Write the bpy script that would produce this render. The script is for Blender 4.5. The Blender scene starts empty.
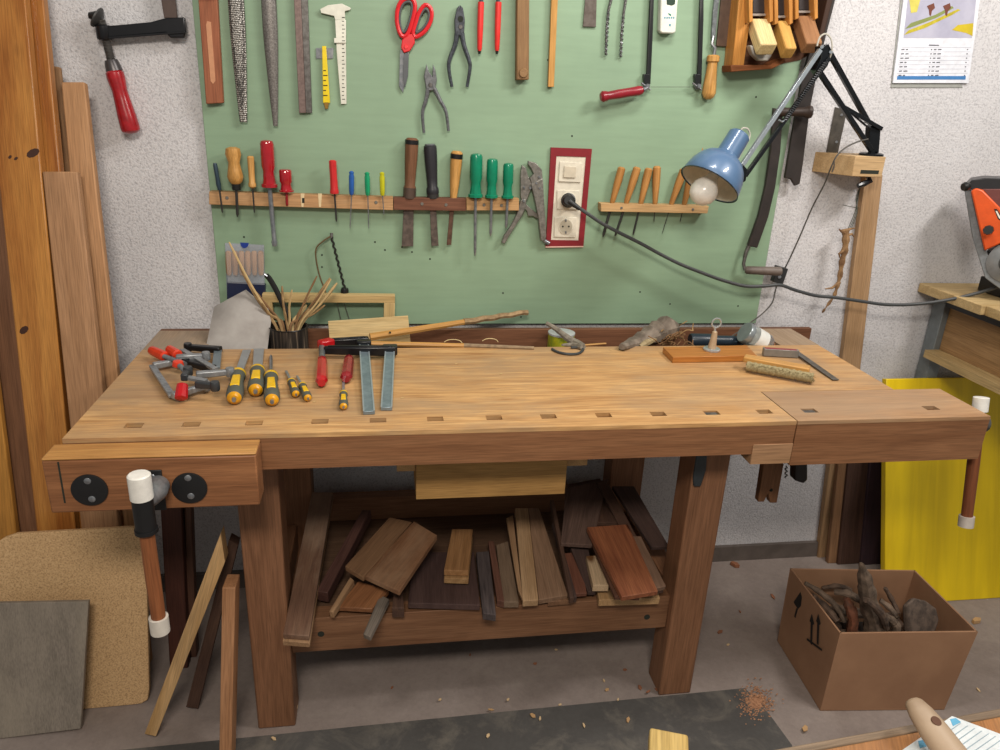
import bpy, bmesh, math, random
from mathutils import Vector, Matrix, Quaternion
random.seed(7)
S = bpy.context.scene
COL = S.collection
V = Vector

def lin(c):
    c = c / 255.0
    return c / 12.92 if c <= .04045 else ((c + .055) / 1.055) ** 2.4
def rgb(h, k=1.0):
    h = h.lstrip('#')
    return tuple(lin(int(h[i:i + 2], 16)) * k for i in (0, 2, 4)) + (1,)

# ------------------------------------------------------------------ camera, light, exposure
CP = V((-0.0009, -1.3325, 1.4872)); YAW, PIT, ROLL, F = 0.1669, 0.3628, 0.0467, 743.81
fw = V((math.sin(YAW) * math.cos(PIT), math.cos(YAW) * math.cos(PIT), -math.sin(PIT)))
r0 = V((math.cos(YAW), -math.sin(YAW), 0)); u0 = r0.cross(fw)
rt = r0 * math.cos(ROLL) + u0 * math.sin(ROLL)
up = -r0 * math.sin(ROLL) + u0 * math.cos(ROLL)
cd = bpy.data.cameras.new('camera'); cam = bpy.data.objects.new('camera', cd); COL.objects.link(cam)
cd.sensor_width = 36; cd.lens = F / 1000 * 36; cd.clip_start = .05
m = Matrix((rt, up, -fw)).transposed().to_4x4(); m.translation = CP
cam.matrix_world = m
S.camera = cam
S.view_settings.view_transform = 'Standard'; S.view_settings.look = 'None'
S.view_settings.gamma = 1; S.view_settings.exposure = 0.0
try: S.view_settings.use_curve_mapping = False
except Exception: pass

w = bpy.data.worlds.new('world'); S.world = w; w.use_nodes = True
bg = w.node_tree.nodes['Background']; bg.inputs[0].default_value = rgb('#f4f2ea'); bg.inputs[1].default_value = .31

def area(name, loc, target, sx, sy, power, col):
    l = bpy.data.lights.new(name, 'AREA'); l.shape = 'RECTANGLE'; l.size = sx; l.size_y = sy
    l.energy = power; l.color = rgb(col)[:3]
    o = bpy.data.objects.new(name, l); COL.objects.link(o); o.location = loc
    d = V(target) - V(loc); o.rotation_euler = d.to_track_quat('-Z', 'Y').to_euler()
    return o
area('ceiling_lamp_right', (1.65, -.45, 2.5), (.8, .6, 1.0), .5, .2, 23, '#fff8f0')
area('ceiling_lamp_centre', (.6, -.1, 2.5), (.5, .5, .9), .5, .2, 11, '#fff8f0')
area('ceiling_lamp_room', (-.1, -1.85, 2.5), (.1, .2, .7), .7, .3, 40, '#fff3e4')

# ------------------------------------------------------------------ pixel of the survey -> point on a known plane of the room
def ray(px, py): return fw * F + rt * (px - 500) - up * (py - 375)
def at(px, py, ax, v):
    d = ray(px, py); i = 'xyz'.index(ax)
    return CP + d * ((v - CP[i]) / d[i])
def onp(px, py, P, n):
    d = ray(px, py); n = V(n); return CP + d * ((V(P) - CP).dot(n) / d.dot(n))

# ------------------------------------------------------------------ materials
def nt(name):
    m = bpy.data.materials.new(name); m.use_nodes = True
    return m, m.node_tree.nodes, m.node_tree.links, m.node_tree.nodes['Principled BSDF']
def coords(n, l, scale, rnd=True, kind='Object'):
    tc = n.new('ShaderNodeTexCoord'); mp = n.new('ShaderNodeMapping'); mp.inputs['Scale'].default_value = scale
    l.new(tc.outputs[kind], mp.inputs['Vector'])
    if rnd:
        oi = n.new('ShaderNodeObjectInfo'); ml = n.new('ShaderNodeMath'); ml.operation = 'MULTIPLY'; ml.inputs[1].default_value = 37
        l.new(oi.outputs['Random'], ml.inputs[0])
        cb = n.new('ShaderNodeCombineXYZ')
        for i in range(3): l.new(ml.outputs[0], cb.inputs[i])
        l.new(cb.outputs[0], mp.inputs['Location'])
    return mp.outputs[0]
def noise(n, l, vec, scale=1, detail=4, dist=0, rough=.55):
    t = n.new('ShaderNodeTexNoise'); t.inputs['Scale'].default_value = scale; t.inputs['Detail'].default_value = detail
    t.inputs['Distortion'].default_value = dist; t.inputs['Roughness'].default_value = rough
    l.new(vec, t.inputs['Vector']); return t.outputs['Fac']
def ramp(n, l, fac, stops):
    r = n.new('ShaderNodeValToRGB'); l.new(fac, r.inputs[0])
    e = r.color_ramp.elements
    while len(e) < len(stops): e.new(.5)
    for el, (p, c) in zip(e, stops): el.position = p; el.color = c
    return r.outputs[0]
def mix(n, l, fac, a, b, mode='MIX'):
    x = n.new('ShaderNodeMix'); x.data_type = 'RGBA'; x.blend_type = mode
    if hasattr(fac, 'type'): l.new(fac, x.inputs[0])
    else: x.inputs[0].default_value = fac
    for s, v in ((6, a), (7, b)):
        if hasattr(v, 'type'): l.new(v, x.inputs[s])
        else: x.inputs[s].default_value = v
    return x.outputs[2]
def bump(n, l, b, h, st, d=.001):
    q = n.new('ShaderNodeBump'); q.inputs['Strength'].default_value = st; q.inputs['Distance'].default_value = d
    l.new(h, q.inputs['Height']); l.new(q.outputs[0], b.inputs['Normal'])
_mc = {}
def desat(c, k=.07):
    g = .2126 * c[0] + .7152 * c[1] + .0722 * c[2]
    return tuple(x + (g - x) * k for x in c[:3]) + (1,)
def wood(c1, c2, s=1.0, rough=.62, knots=None, contrast=.22, stain=None, stain_amt=.5):
    """c1 light wood, c2 grain; the grain runs along local X"""
    key = ('w', c1, c2, s, rough, knots, contrast, stain, stain_amt)
    if key in _mc: return _mc[key]
    m, n, l, b = nt('wood_' + c1[1:])
    v = coords(n, l, (2.2 * s, 26 * s, 26 * s))
    g = noise(n, l, v, 1, 6, 1.6, .6)
    v2 = coords(n, l, (14, 420, 420))
    f = noise(n, l, v2, 1, 2)
    col = ramp(n, l, g, [(.5 - contrast, desat(rgb(c2))), (.5 + contrast, desat(rgb(c1)))])
    fl = ramp(n, l, f, [(.3, (.66, .66, .66, 1)), (.62, (1.08, 1.08, 1.08, 1))])
    col = mix(n, l, .8, col, fl, 'MULTIPLY')
    if stain:
        v3 = coords(n, l, (3.2, 7, 7)); q = noise(n, l, v3, 1, 6, .3, .65)
        mk = ramp(n, l, q, [(.42, (0, 0, 0, 1)), (.66, (stain_amt,) * 3 + (1,))])
        col = mix(n, l, mk, col, rgb(stain))
    if knots:
        v4 = coords(n, l, (3.4, 9, 9)); vo = n.new('ShaderNodeTexVoronoi'); vo.inputs['Scale'].default_value = 1; l.new(v4, vo.inputs['Vector'])
        mk = ramp(n, l, vo.outputs['Distance'], [(.09, (1, 1, 1, 1)), (.14, (0, 0, 0, 1))])
        col = mix(n, l, mk, col, rgb(knots))
    l.new(col, b.inputs['Base Color']); b.inputs['Roughness'].default_value = rough
    b.inputs['Specular IOR Level'].default_value = .3
    bump(n, l, b, f, .25, .0006)
    _mc[key] = m; return m
def plain(name, c, rough=.5, metal=0.0, c2=None, ns=60, nb=0.0, spec=None, coat=0.0):
    key = ('p', name, c, rough, metal, c2, ns, nb)
    if key in _mc: return _mc[key]
    m, n, l, b = nt(name)
    b.inputs['Roughness'].default_value = rough; b.inputs['Metallic'].default_value = metal * .6
    if coat: b.inputs['Coat Weight'].default_value = coat
    v = coords(n, l, (ns,) * 3); f = noise(n, l, v, 1, 5, .2, .6)
    if not c2:
        c2 = c
        col = ramp(n, l, f, [(.3, rgb(c, .88)), (.7, rgb(c, 1.08))])
    else: col = ramp(n, l, f, [(.36, rgb(c2)), (.64, rgb(c))])
    l.new(col, b.inputs['Base Color'])
    if nb: bump(n, l, b, f, nb, .001)
    _mc[key] = m; return m

# ------------------------------------------------------------------ mesh building
def basis(d, hint=(0, 0, 1)):
    x = V(d).normalized(); h = V(hint)
    if abs(x.dot(h.normalized())) > .98: h = V((0, 1, 0)) if abs(x.y) < .9 else V((1, 0, 0))
    y = h.cross(x).normalized(); z = x.cross(y)
    return x, y, z
class MB:
    def __init__(s): s.v = []; s.f = []; s.axis = None; s.sm = []
    def add(s, vs, fs):
        o = len(s.v); s.v += [V(a) for a in vs]; s.f += [tuple(i + o for i in f) for f in fs]; return s
    def hexa(s, P):   # 8 points, bottom 4 (ccw) then top 4
        return s.add(P, [(3, 2, 1, 0), (4, 5, 6, 7), (0, 1, 5, 4), (1, 2, 6, 5), (2, 3, 7, 6), (3, 0, 4, 7)])
    def box(s, a, b):
        x0, x1 = sorted((a[0], b[0])); y0, y1 = sorted((a[1], b[1])); z0, z1 = sorted((a[2], b[2]))
        s.hexa([(x0, y0, z0), (x1, y0, z0), (x1, y1, z0), (x0, y1, z0), (x0, y0, z1), (x1, y0, z1), (x1, y1, z1), (x0, y1, z1)])
        if s.axis is None:
            d = (x1 - x0, y1 - y0, z1 - z0); i = d.index(max(d)); s.axis = V([1 if k == i else 0 for k in range(3)])
        return s
    def bar(s, p0, p1, w, h, hint=(0, 0, 1), w1=None, h1=None):   # w sideways, h along hint
        p0, p1 = V(p0), V(p1); x, y, z = basis(p1 - p0, hint)
        w1 = w if w1 is None else w1; h1 = h if h1 is None else h1
        P = []
        for sz in (-1, 1):
            for (p, ww, hh, sy) in ((p0, w, h, -1), (p1, w1, h1, -1), (p1, w1, h1, 1), (p0, w, h, 1)):
                P.append(p + y * sy * ww / 2 + z * sz * hh / 2)
        if s.axis is None: s.axis = x
        return s.hexa(P)
    def prism(s, pts, vec):
        pts = [V(p) for p in pts]; vec = V(vec); n = len(pts)
        nrm = V((0, 0, 0))
        for i in range(n): nrm += pts[i].cross(pts[(i + 1) % n])
        if nrm.dot(vec) < 0: pts.reverse()
        # pts ccw seen from +vec: they are the far cap
        fs = [tuple(range(n, 2 * n)), tuple(reversed(range(n)))]
        fs += [(i, (i + 1) % n, n + (i + 1) % n, n + i) for i in range(n)]
        if s.axis is None:
            best = max(((pts[(i + 1) % n] - pts[i]) for i in range(n)), key=lambda d: d.length); s.axis = best.normalized()
        return s.add(pts + [p + vec for p in pts], fs)
    def tube(s, pts, r, seg=8, flat=1.0, hint=(0, 0, 1), cap=True):
        pts = [V(p) for p in pts]; n = len(pts); R = r if isinstance(r, (list, tuple)) else [r] * n
        vs = []; prev = None
        for i, p in enumerate(pts):
            d = (pts[min(i + 1, n - 1)] - pts[max(i - 1, 0)])
            if d.length < 1e-9: d = V((0, 0, 1))
            if prev is None: x, y, z = basis(d, hint)
            else:
                x = d.normalized(); y = (prev - x * prev.dot(x))
                y = y.normalized() if y.length > 1e-6 else basis(d, hint)[1]
                z = x.cross(y)
            prev = y
            for k in range(seg):
                a = 2 * math.pi * k / seg
                vs.append(p + y * math.cos(a) * R[i] + z * math.sin(a) * R[i] * flat)
        fs = []
        for i in range(n - 1):
            for k in range(seg):
                a = i * seg + k; b2 = i * seg + (k + 1) % seg
                fs.append((a, b2, b2 + seg, a + seg))
        if cap: fs += [tuple(reversed(range(seg))), tuple(range((n - 1) * seg, n * seg))]
        if s.axis is None: s.axis = (pts[-1] - pts[0]).normalized() if (pts[-1] - pts[0]).length > 1e-6 else V((1, 0, 0))
        return s.add(vs, fs)
    def lathe(s, p0, p1, prof, seg=16, flat=1.0, hint=(0, 0, 1), cap=True):
        p0, p1 = V(p0), V(p1)
        return s.tube([p0 + (p1 - p0) * t for t, _ in prof], [max(r, 1e-5) for _, r in prof], seg, flat, hint, cap) if len({t for t, _ in prof}) == len(prof) else s._lathe(p0, p1, prof, seg, flat, hint, cap)
    def _lathe(s, p0, p1, prof, seg, flat, hint, cap):
        x, y, z = basis(p1 - p0, hint); vs = []
        for t, r in prof:
            c = p0 + (p1 - p0) * t
            for k in range(seg):
                a = 2 * math.pi * k / seg; vs.append(c + y * math.cos(a) * r + z * math.sin(a) * r * flat)
        n = len(prof); fs = []
        for i in range(n - 1):
            for k in range(seg):
                a = i * seg + k; b2 = i * seg + (k + 1) % seg; fs.append((a, b2, b2 + seg, a + seg))
        if cap: fs += [tuple(reversed(range(seg))), tuple(range((n - 1) * seg, n * seg))]
        if s.axis is None: s.axis = x
        return s.add(vs, fs)
    def ball(s, c, r, seg=12, rings=8, sc=(1, 1, 1)):
        c = V(c); vs = []; fs = []
        for i in range(1, rings):
            a = math.pi * i / rings
            for k in range(seg):
                b2 = 2 * math.pi * k / seg
                vs.append(c + V((math.sin(a) * math.cos(b2) * sc[0], math.sin(a) * math.sin(b2) * sc[1], math.cos(a) * sc[2])) * r)
        t = len(vs); vs += [c + V((0, 0, r * sc[2])), c - V((0, 0, r * sc[2]))]
        for i in range(rings - 2):
            for k in range(seg):
                a = i * seg + k; b2 = i * seg + (k + 1) % seg; fs.append((a, a + seg, b2 + seg, b2))
        for k in range(seg):
            fs.append((t, k, (k + 1) % seg)); o = (rings - 2) * seg; fs.append((t + 1, o + (k + 1) % seg, o + k))
        if s.axis is None: s.axis = V((0, 0, 1))
        return s.add(vs, fs)

def mesh_obj(name, mb, mat, bevel=0.0, sharp=35):
    x, y, z = basis(mb.axis if mb.axis is not None else (1, 0, 0))
    c = sum(mb.v, V((0, 0, 0))) / max(1, len(mb.v))
    fr = Matrix((x, y, z)).transposed().to_4x4(); fr.translation = c
    inv = fr.inverted()
    me = bpy.data.meshes.new(name); me.from_pydata([inv @ v for v in mb.v], [], mb.f); me.update()
    bm = bmesh.new(); bm.from_mesh(me); bmesh.ops.recalc_face_normals(bm, faces=bm.faces); bm.to_mesh(me); bm.free()
    me.polygons.foreach_set('use_smooth', [True] * len(me.polygons)); me.set_sharp_from_angle(angle=math.radians(sharp))
    me.materials.append(mat)
    o = bpy.data.objects.new(name, me); COL.objects.link(o); o.matrix_world = fr
    if bevel:
        bv = o.modifiers.new('bevel', 'BEVEL'); bv.width = bevel; bv.segments = 2; bv.limit_method = 'ANGLE'; bv.angle_limit = math.radians(40); bv.harden_normals = False
    o['_fr'] = [list(r) for r in fr] and 1
    FR[o.name] = fr.copy()
    return o
FR = {}
THINGS = []
def thing(name, label, cat, group=None):
    o = bpy.data.objects.new(name, None); o.empty_display_size = .05; COL.objects.link(o)
    o['label'] = label; o['category'] = cat
    if group: o['group'] = group
    THINGS.append(o); return o
def part(name, mb, mat, parent, bevel=0.0, label=None, kind=None, sharp=35):
    o = mesh_obj(name, mb, mat, bevel, sharp); del o['_fr']
    o.parent = parent
    if parent.name in FR: o.matrix_parent_inverse = FR[parent.name].inverted()
    if label: o['label'] = label
    if kind: o['kind'] = kind
    return o
def solo(name, mb, mat, label, cat, group=None, bevel=0.0, kind=None, sharp=35):
    o = mesh_obj(name, mb, mat, bevel, sharp); del o['_fr']
    o['label'] = label; o['category'] = cat
    if group: o['group'] = group
    if kind: o['kind'] = kind
    return o
def struct(name, mb, mat, bevel=0.0):
    o = mesh_obj(name, mb, mat, bevel); del o['_fr']; o['kind'] = 'structure'; return o
def settle():
    for t in THINGS:
        P = []
        def walk(o):
            if o.type == 'MESH':
                fr = FR[o.name]
                P.extend(fr @ v.co for v in o.data.vertices)
            for c in o.children: walk(c)
        walk(t)
        lo = [min(p[i] for p in P) for i in range(3)]; hi = [max(p[i] for p in P) for i in range(3)]
        c = V(((lo[0] + hi[0]) / 2, (lo[1] + hi[1]) / 2, lo[2]))
        t.location = c
        for ch in t.children: ch.matrix_parent_inverse = Matrix.Translation(-c)
def quad(px, ax, v): return [at(a, b, ax, v) for a, b in px]
def slab(mb, P, thick, axis=None):
    """face P (3+ coplanar points) given, body of that thickness behind it (away from camera)"""
    P = [V(p) for p in P]; n = (P[1] - P[0]).cross(P[2] - P[0]).normalized()
    if n.dot(CP - P[0]) > 0: n = -n
    if axis is not None: mb.axis = V(axis)
    mb.prism(P, n * thick)
    return mb
def box8(mb, P, thick):   # possibly warped 4-corner face, thickness away from camera
    P = [V(p) for p in P]; n = ((P[2] - P[0]).cross(P[3] - P[1])).normalized()
    if n.dot(CP - P[0]) > 0: n = -n
    mb.add(P + [p + n * thick for p in P], [(0, 1, 2, 3), (7, 6, 5, 4), (0, 4, 5, 1), (1, 5, 6, 2), (2, 6, 7, 3), (3, 7, 4, 0)])
    a, b = (P[1] - P[0]), (P[2] - P[1])
    if mb.axis is None: mb.axis = (a if a.length > b.length else b).normalized()
    return mb
def smooth(P, k=4):
    out = []
    for i in range(len(P) - 1):
        a0, a1, a2, a3 = P[max(i - 1, 0)], P[i], P[i + 1], P[min(i + 2, len(P) - 1)]
        for q in range(k):
            u = q / k; out.append(.5 * ((2 * a1) + (a2 - a0) * u + (2 * a0 - 5 * a1 + 4 * a2 - a3) * u * u + (3 * a1 - a0 - 3 * a2 + a3) * u ** 3))
    return out + [P[-1]]
# ------------------------------------------------------------------ the room
G = .699; WY = .715        # face of the green tool board, face of the wall
def stucco():
    m, n, l, b = nt('stucco'); v = coords(n, l, (1, 1, 1), False)
    f = noise(n, l, v, 170, 3, .2, .7); g = noise(n, l, v, 2.2, 4)
    c = ramp(n, l, g, [(.3, rgb('#c6c5c8')), (.7, rgb('#d4d3d6'))])
    sp = ramp(n, l, f, [(.32, (.58, .58, .6, 1)), (.52, (1.03, 1.03, 1.03, 1))])
    c = mix(n, l, .75, c, sp, 'MULTIPLY'); l.new(c, b.inputs['Base Color']); b.inputs['Roughness'].default_value = .95
    bump(n, l, b, f, .8, .0035); return m
def floor_mat(name, c1, c2, dust='#a79d92', amt=.3):
    m, n, l, b = nt(name); v = coords(n, l, (1, 1, 1), False)
    g = noise(n, l, v, 3, 7, .4, .65); f = noise(n, l, v, 90, 3, 0, .7); d = noise(n, l, v, 9, 8, .6, .7)
    c = ramp(n, l, g, [(.35, rgb(c2)), (.65, rgb(c1))])
    c = mix(n, l, .5, c, ramp(n, l, f, [(.3, (.8, .8, .8, 1)), (.7, (1.1, 1.1, 1.1, 1))]), 'MULTIPLY')
    c = mix(n, l, ramp(n, l, d, [(.5, (0, 0, 0, 1)), (.75, (amt,) * 3 + (1,))]), c, rgb(dust))
    l.new(c, b.inputs['Base Color']); b.inputs['Roughness'].default_value = .85; bump(n, l, b, f, .3, .001); return m
struct('wall_back', MB().box((-2.4, WY, -.02), (3.2, WY + .12, 2.9)), stucco())
struct('floor', MB().box((-2.4, -2.4, -.1), (3.2, WY, 0)), floor_mat('concrete_paint', '#958983', '#7f736d'))
struct('baseboard_back', MB().box((-2.4, WY - .014, 0), (3.2, WY, .058)), plain('baseboard', '#655c57', .6, c2='#574f4a', ns=20))
mb = MB(); mb.prism([at(a, b, 'z', .006) for a, b in [(100, 752), (250, 737), (500, 712), (745, 688), (770, 715), (792, 745), (800, 790), (90, 800)]], (0, 0, -.006))
solo('floor_mat', mb, floor_mat('rubber_mat', '#545250', '#444240', '#8c8478', .45), 'flat dark grey rubber mat on the floor in front of the workbench', 'mat')
# green board
gm, n, l, b = nt('green_paint'); v = coords(n, l, (1, 1, 1), False)
g = noise(n, l, v, 2.5, 5); st = noise(n, l, coords(n, l, (6, 6, 60), False), 1, 5)
c = ramp(n, l, g, [(.3, rgb('#7e987e')), (.7, rgb('#8aa68a'))])
c = mix(n, l, .35, c, ramp(n, l, st, [(.35, (.86, .86, .86, 1)), (.65, (1.06, 1.06, 1.06, 1))]), 'MULTIPLY')
l.new(c, b.inputs['Base Color']); b.inputs['Roughness'].default_value = .55; bump(n, l, b, st, .15, .001)
gb = thing('green_tool_board', 'large green painted board on the wall that carries the hand tools', 'tool board')
gx0, gx1, gz0 = -.4325, 1.1245, .863
part('panel', MB().box((gx0, G, gz0), (gx1, WY - .001, 2.0)), gm, gb, .0015)
hm = plain('screw_hole', '#23271f', .9)
for (px, py) in [(404, 238), (402, 247), (409, 234), (412, 252), (244, 237), (375, 242), (385, 250), (503, 293), (521, 317), (572, 136), (716, 75), (756, 97), (640, 292), (670, 304), (738, 306), (322, 255), (322, 267), (430, 259), (548, 60)]:
    p = at(px, py, 'y', G)
    part('nail_hole', MB().lathe(p + V((0, .003, 0)), p + V((0, -.0004, 0)), [(0, .0026), (1, .0026)], 8), hm, gb)
# ------------------------------------------------------------------ the workbench
H = .86
TOP = wood('#dcae72', '#ab7a46', 1.4, .5, None, .2, '#9a8268', .75)
TOPG = wood('#ab937a', '#92795e', .8, .6, None, .25, '#8f8272', .7)
RED = wood('#9c6d48', '#7a4f30', .8, .5, None, .3)
LEG = wood('#96694a', '#785136', .7, .55)
PALE = wood('#c9a06a', '#ac8350', .8)
VIS = wood('#b27c46', '#8a5730', .7, .45)
DARKM = plain('black_metal', '#1b1b1c', .35, .4, nb=.1)
STEEL = plain('steel', '#8f9296', .3, .95, c2='#70747a', ns=80)
IRON = plain('worn_iron', '#6c6a68', .45, .85, c2='#504d4a', ns=90, nb=.2)
WHITEP = plain('white_plastic', '#e4e2dc', .35)
wb = thing('workbench', 'long wooden joiners workbench with face vise, tail vise and lower shelf', 'workbench')
xL, xJ, xR, D = -.5827, .872, 1.337, .5
HX = [-.474, -.369, -.252, -.126, -.012, .103, .224, .339, .458, .579, .7, .822]
def holed(mb, x0, x1, y0, y1, z0, z1, hx, hy=(.042, .064), hw=.0165):
    mb.box((x0, y0, z0), (x1, hy[0], z1)); mb.box((x0, hy[1], z0), (x1, y1, z1))
    xs = [x0]
    for h in hx: xs += [h - hw, h + hw]
    xs.append(x1)
    for i in range(0, len(xs), 2): mb.box((xs[i], hy[0], z0), (xs[i + 1], hy[1], z1))
    mb.axis = V((1, 0, 0)); return mb
mb = holed(MB(), xL, xJ - .002, 0, .11, H - .009, H, HX)
mb.box((xL, .11, H - .04), (xJ - .002, .1665, H)); mb.box((xL, .167, H - .04), (1.214, D, H))
part('top', mb, TOP, wb)
for (x0, x1) in ((xL, -.436), (1.10, 1.216)):
    mb = MB(); mb.axis = V((0, 1, 0)); part('top_end', mb.box((x0, D + .0005, H - .04), (x1, .655, H)), TOPG, wb)
part('front_apron', holed(MB(), xL, xJ - .002, .0004, .1, H - .076, H - .0092, HX), RED, wb)
part('dog_hole_floor', MB().box((xL + .02, .03, H - .085), (xJ - .02, .08, H - .0765)), plain('hole_dark', '#2c2018', .9), wb)
part('tray_floor', MB().box((-.436, D, H - .075), (1.10, .655, H - .062)), wood('#7b6048', '#5f4632', 1), wb)
part('tray_back', MB().box((xL, .6552, H - .09), (1.285, .673, H)), wood('#80553a', '#623e29', .9), wb, .001)
part('under_rail', MB().box((-.25, .16, H - .13), (.75, .2, H - .0765)), RED, wb)
# tail vise
mb = holed(MB(), xJ + .001, xR, .0004, .165, H - .106, H - .0085, [.929, 1.228]); 
part('tail_vise_jaw', mb, RED, wb)
mb = holed(MB(), xJ + .001, xR, 0, .165, H - .0083, H, [.929, 1.228])
part('tail_vise_top', mb, wood('#bd946a', '#9a714c', .8, .5, None, .25, '#94806a', .5), wb)
a = at(750, 464.5, 'y', -.001)
part('joint_block', MB().box((a.x, -.0015, a.z), (xJ - .001, .0002, at(770, 444, 'y', 0).z)).box((a.x, .0002, a.z), (xJ - .001, .06, H - .0765)), wood('#b08560', '#94704c'), wb, .001)
for hx in (.7, .929): part('bench_dog', MB().box((hx - .015, .043, H - .05), (hx + .015, .063, H - .003)), IRON, wb, .001)
hx = 1.372
p0 = at(981, 401, 'x', hx); p1 = at(966, 523, 'x', hx); dd = (p1 - p0)
hd = part('tail_vise_handle', MB().lathe(p0 + dd * .06, p1 - dd * .04, [(0, .0125), (.5, .0135), (1, .0125)], 16), wood('#8a4f2c', '#6b3819'), wb, label='round brown wooden tail vise handle')
part('handle_cap', MB().lathe(p0 - dd * .03, p0 + dd * .08, [(0, .015), (.02, .017), (1, .017)], 20), WHITEP, hd)
part('handle_cap', MB().lathe(p1 - dd * .06, p1 + dd * .03, [(0, .017), (.98, .017), (1, .015)], 20), plain('worn_white', '#bdb4aa', .5), hd)
part('tail_vise_screw', MB().lathe((xR, p0.y, H - .05), (xR + .06, p0.y, H - .05), [(0, .02), (.5, .022), (1, .022)], 16), IRON, wb)
# face vise
jz = at(150, 509, 'y', -.06).z
vj = part('face_vise_jaw', MB().box((-.596, -.062, jz), (-.233, -.004, .8465)), wood('#a36e45', '#7d4f30', .7, .45), wb, .003)
part('jaw_top', MB().box((-.596, -.062, .8466), (-.233, -.004, .852)), wood('#c8944f', '#a8733a', .7, .45), vj, .003)
part('end_split', MB().bar(at(58, 462, 'y', -.0622), at(65, 503, 'y', -.0622), .003, .0006, (0, 1, 0)), hm, vj)
BLK = plain('black_plate', '#191a1c', .45, .2)
for (cx, cy, sc) in ((90, 489.5, [(87.5, 481), (92, 499)]), (189.8, 487.5, [(188, 478), (191, 496)])):
    c = at(cx, cy, 'y', -.062)
    pl = part('round_plate', MB().lathe(c, c + V((0, -.004, 0)), [(0, .031), (.9, .031), (1, .029)], 32), BLK, vj)
    for (sx, sy) in sc:
        q = at(sx, sy, 'y', -.066)
        part('screw', MB().lathe(q, q + V((0, -.002, 0)), [(0, .0062), (.6, .0062), (1, .005)], 12), STEEL, pl)
a, b2 = at(140, 470, 'y', -.062), at(167, 509, 'y', -.062)
part('centre_plate', MB().box((a.x, -.066, b2.z), (b2.x, -.062, a.z)), BLK, vj, .001)
q = at(152, 477, 'y', -.066); part('screw', MB().lathe(q, q + V((0, -.002, 0)), [(0, .006), (1, .005)], 12), STEEL, vj)
hy = -.135
p0 = at(138.6, 474, 'y', hy); p1 = at(160.5, 632, 'y', hy); dd = p1 - p0
hub = p0 + dd * .14
part('screw_hub', MB().lathe((hub.x + .010, -.066, hub.z - .012), (hub.x, hy, hub.z - .012), [(0, .018), (.3, .0225), (.6, .020), (1, .014)], 20), plain('cast_grey', '#8b8d90', .35, .7, c2='#606266', ns=40), vj)
hd = part('face_vise_handle', MB().lathe(p0 + dd * .3, p1 - dd * .05, [(0, .0125), (.5, .013), (1, .0125)], 16), wood('#9a5e35', '#7c4422'), vj, label='round brown wooden face vise handle')
part('sleeve', MB().lathe(p0 + dd * .13, p0 + dd * .345, [(0, .0175), (.9, .0175), (.9, .0195), (1, .0195)], 20), BLK, hd)
part('handle_cap', MB().lathe(p0, p0 + dd * .14, [(0, .0165), (.05, .019), (1, .019)], 20), WHITEP, hd)
part('handle_cap', MB().lathe(p1 - dd * .105, p1, [(0, .017), (.97, .017), (1, .015)], 20), plain('worn_white2', '#cfc9bf', .5), hd)
part('vise_rail', MB().box((-.33, -.004, jz + .01), (-.3, .12, jz + .05)), IRON, wb)
# legs, rails, shelf
for (x0, x1) in ((-.315, -.226), (.716, .805)):
    part('leg', MB().box((x0, .13, 0), (x1, .215, H - .0765)), LEG, wb, .004)
for (x0, x1) in ((-.285, -.205), (.672, .775)):
    part('leg', MB().box((x0, .575, 0), (x1, .645, H - .0765)), LEG, wb, .003)
for x0 in (-.30, .73):
    part('side_rail', MB().box((x0, .2152, .22), (x0 + .05, .5748, .30)), LEG, wb, .002)
    part('side_rail', MB().box((x0, .2152, .715), (x0 + .05, .5748, H - .0765)), LEG, wb, .002)
part('front_rail', MB().box((-.2255, .15, .208), (.7155, .195, .306)), wood('#8c6446', '#704b31', .8), wb, .002)
part('back_rail', MB().box((-.2045, .59, .22), (.6715, .63, .37)), LEG, wb, .002)
part('shelf', MB().box((-.2, .1955, .28), (.715, .5895, .298)), wood('#6d5340', '#533c2c', .7), wb)
for (px, py) in ((647, 617), (321, 634)):
    q = at(px, py, 'y', .15); part('bolt_hole', MB().lathe(q + V((0, .001, 0)), q - V((0, .0006, 0)), [(0, .008), (1, .008)], 14), hm, wb)
# drawer hung under the top
dx0, dx1 = .068, .407
part('drawer', MB().box((dx0, .12, .634), (dx1, .40, .722)), wood('#bb9050', '#a0763c', .8), wb, .001, label='pale yellow wooden drawer hung under the bench top')
part('drawer_runner', MB().box((dx0 - .042, .13, .70), (dx0 - .001, .40, .745)), PALE, wb, .001)
part('drawer_runner', MB().box((dx1 + .001, .13, .70), (dx1 + .05, .40, .745)), PALE, wb, .001)
for (x0, x1) in ((.10, .13), (.34, .37)): part('drawer_hanger', MB().box((x0, .1605, .7225), (x1, .2, .7305)), PALE, wb)
# ------------------------------------------------------------------ tools on the wall
def W(px, py, dy=0.0): return at(px, py, 'y', G - dy)
def WN(px, py, d0, d1):
    p = W(px, py, d0); return p, p + V((0, d0 - d1, 0))
def wprism(px, d0, d1, mb=None):   # outline read at depth d1 in front of the board, body back to d0
    mb = mb or MB(); mb.prism([W(a, b, d1) for a, b in px], (0, d1 - d0, 0)); return mb
def ext(p, q, k): return V(p) + (V(q) - V(p)) * k
LW = wood('#c79a62', '#a8793f', 1.2)         # light wood
LW2 = wood('#cf9d55', '#b07c34', 1.2, .4)    # varnished
OLDW = wood('#8f6d4b', '#6a4c31', 1.4)
REDP = plain('red_plastic', '#b3141d', .25)
REDC = plain('clear_red', '#a01522', .12, coat=.6)
GREENP = plain('green_plastic', '#0b7a5a', .2)
NAIL = plain('nail', '#7d7a74', .4, .8)

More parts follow.
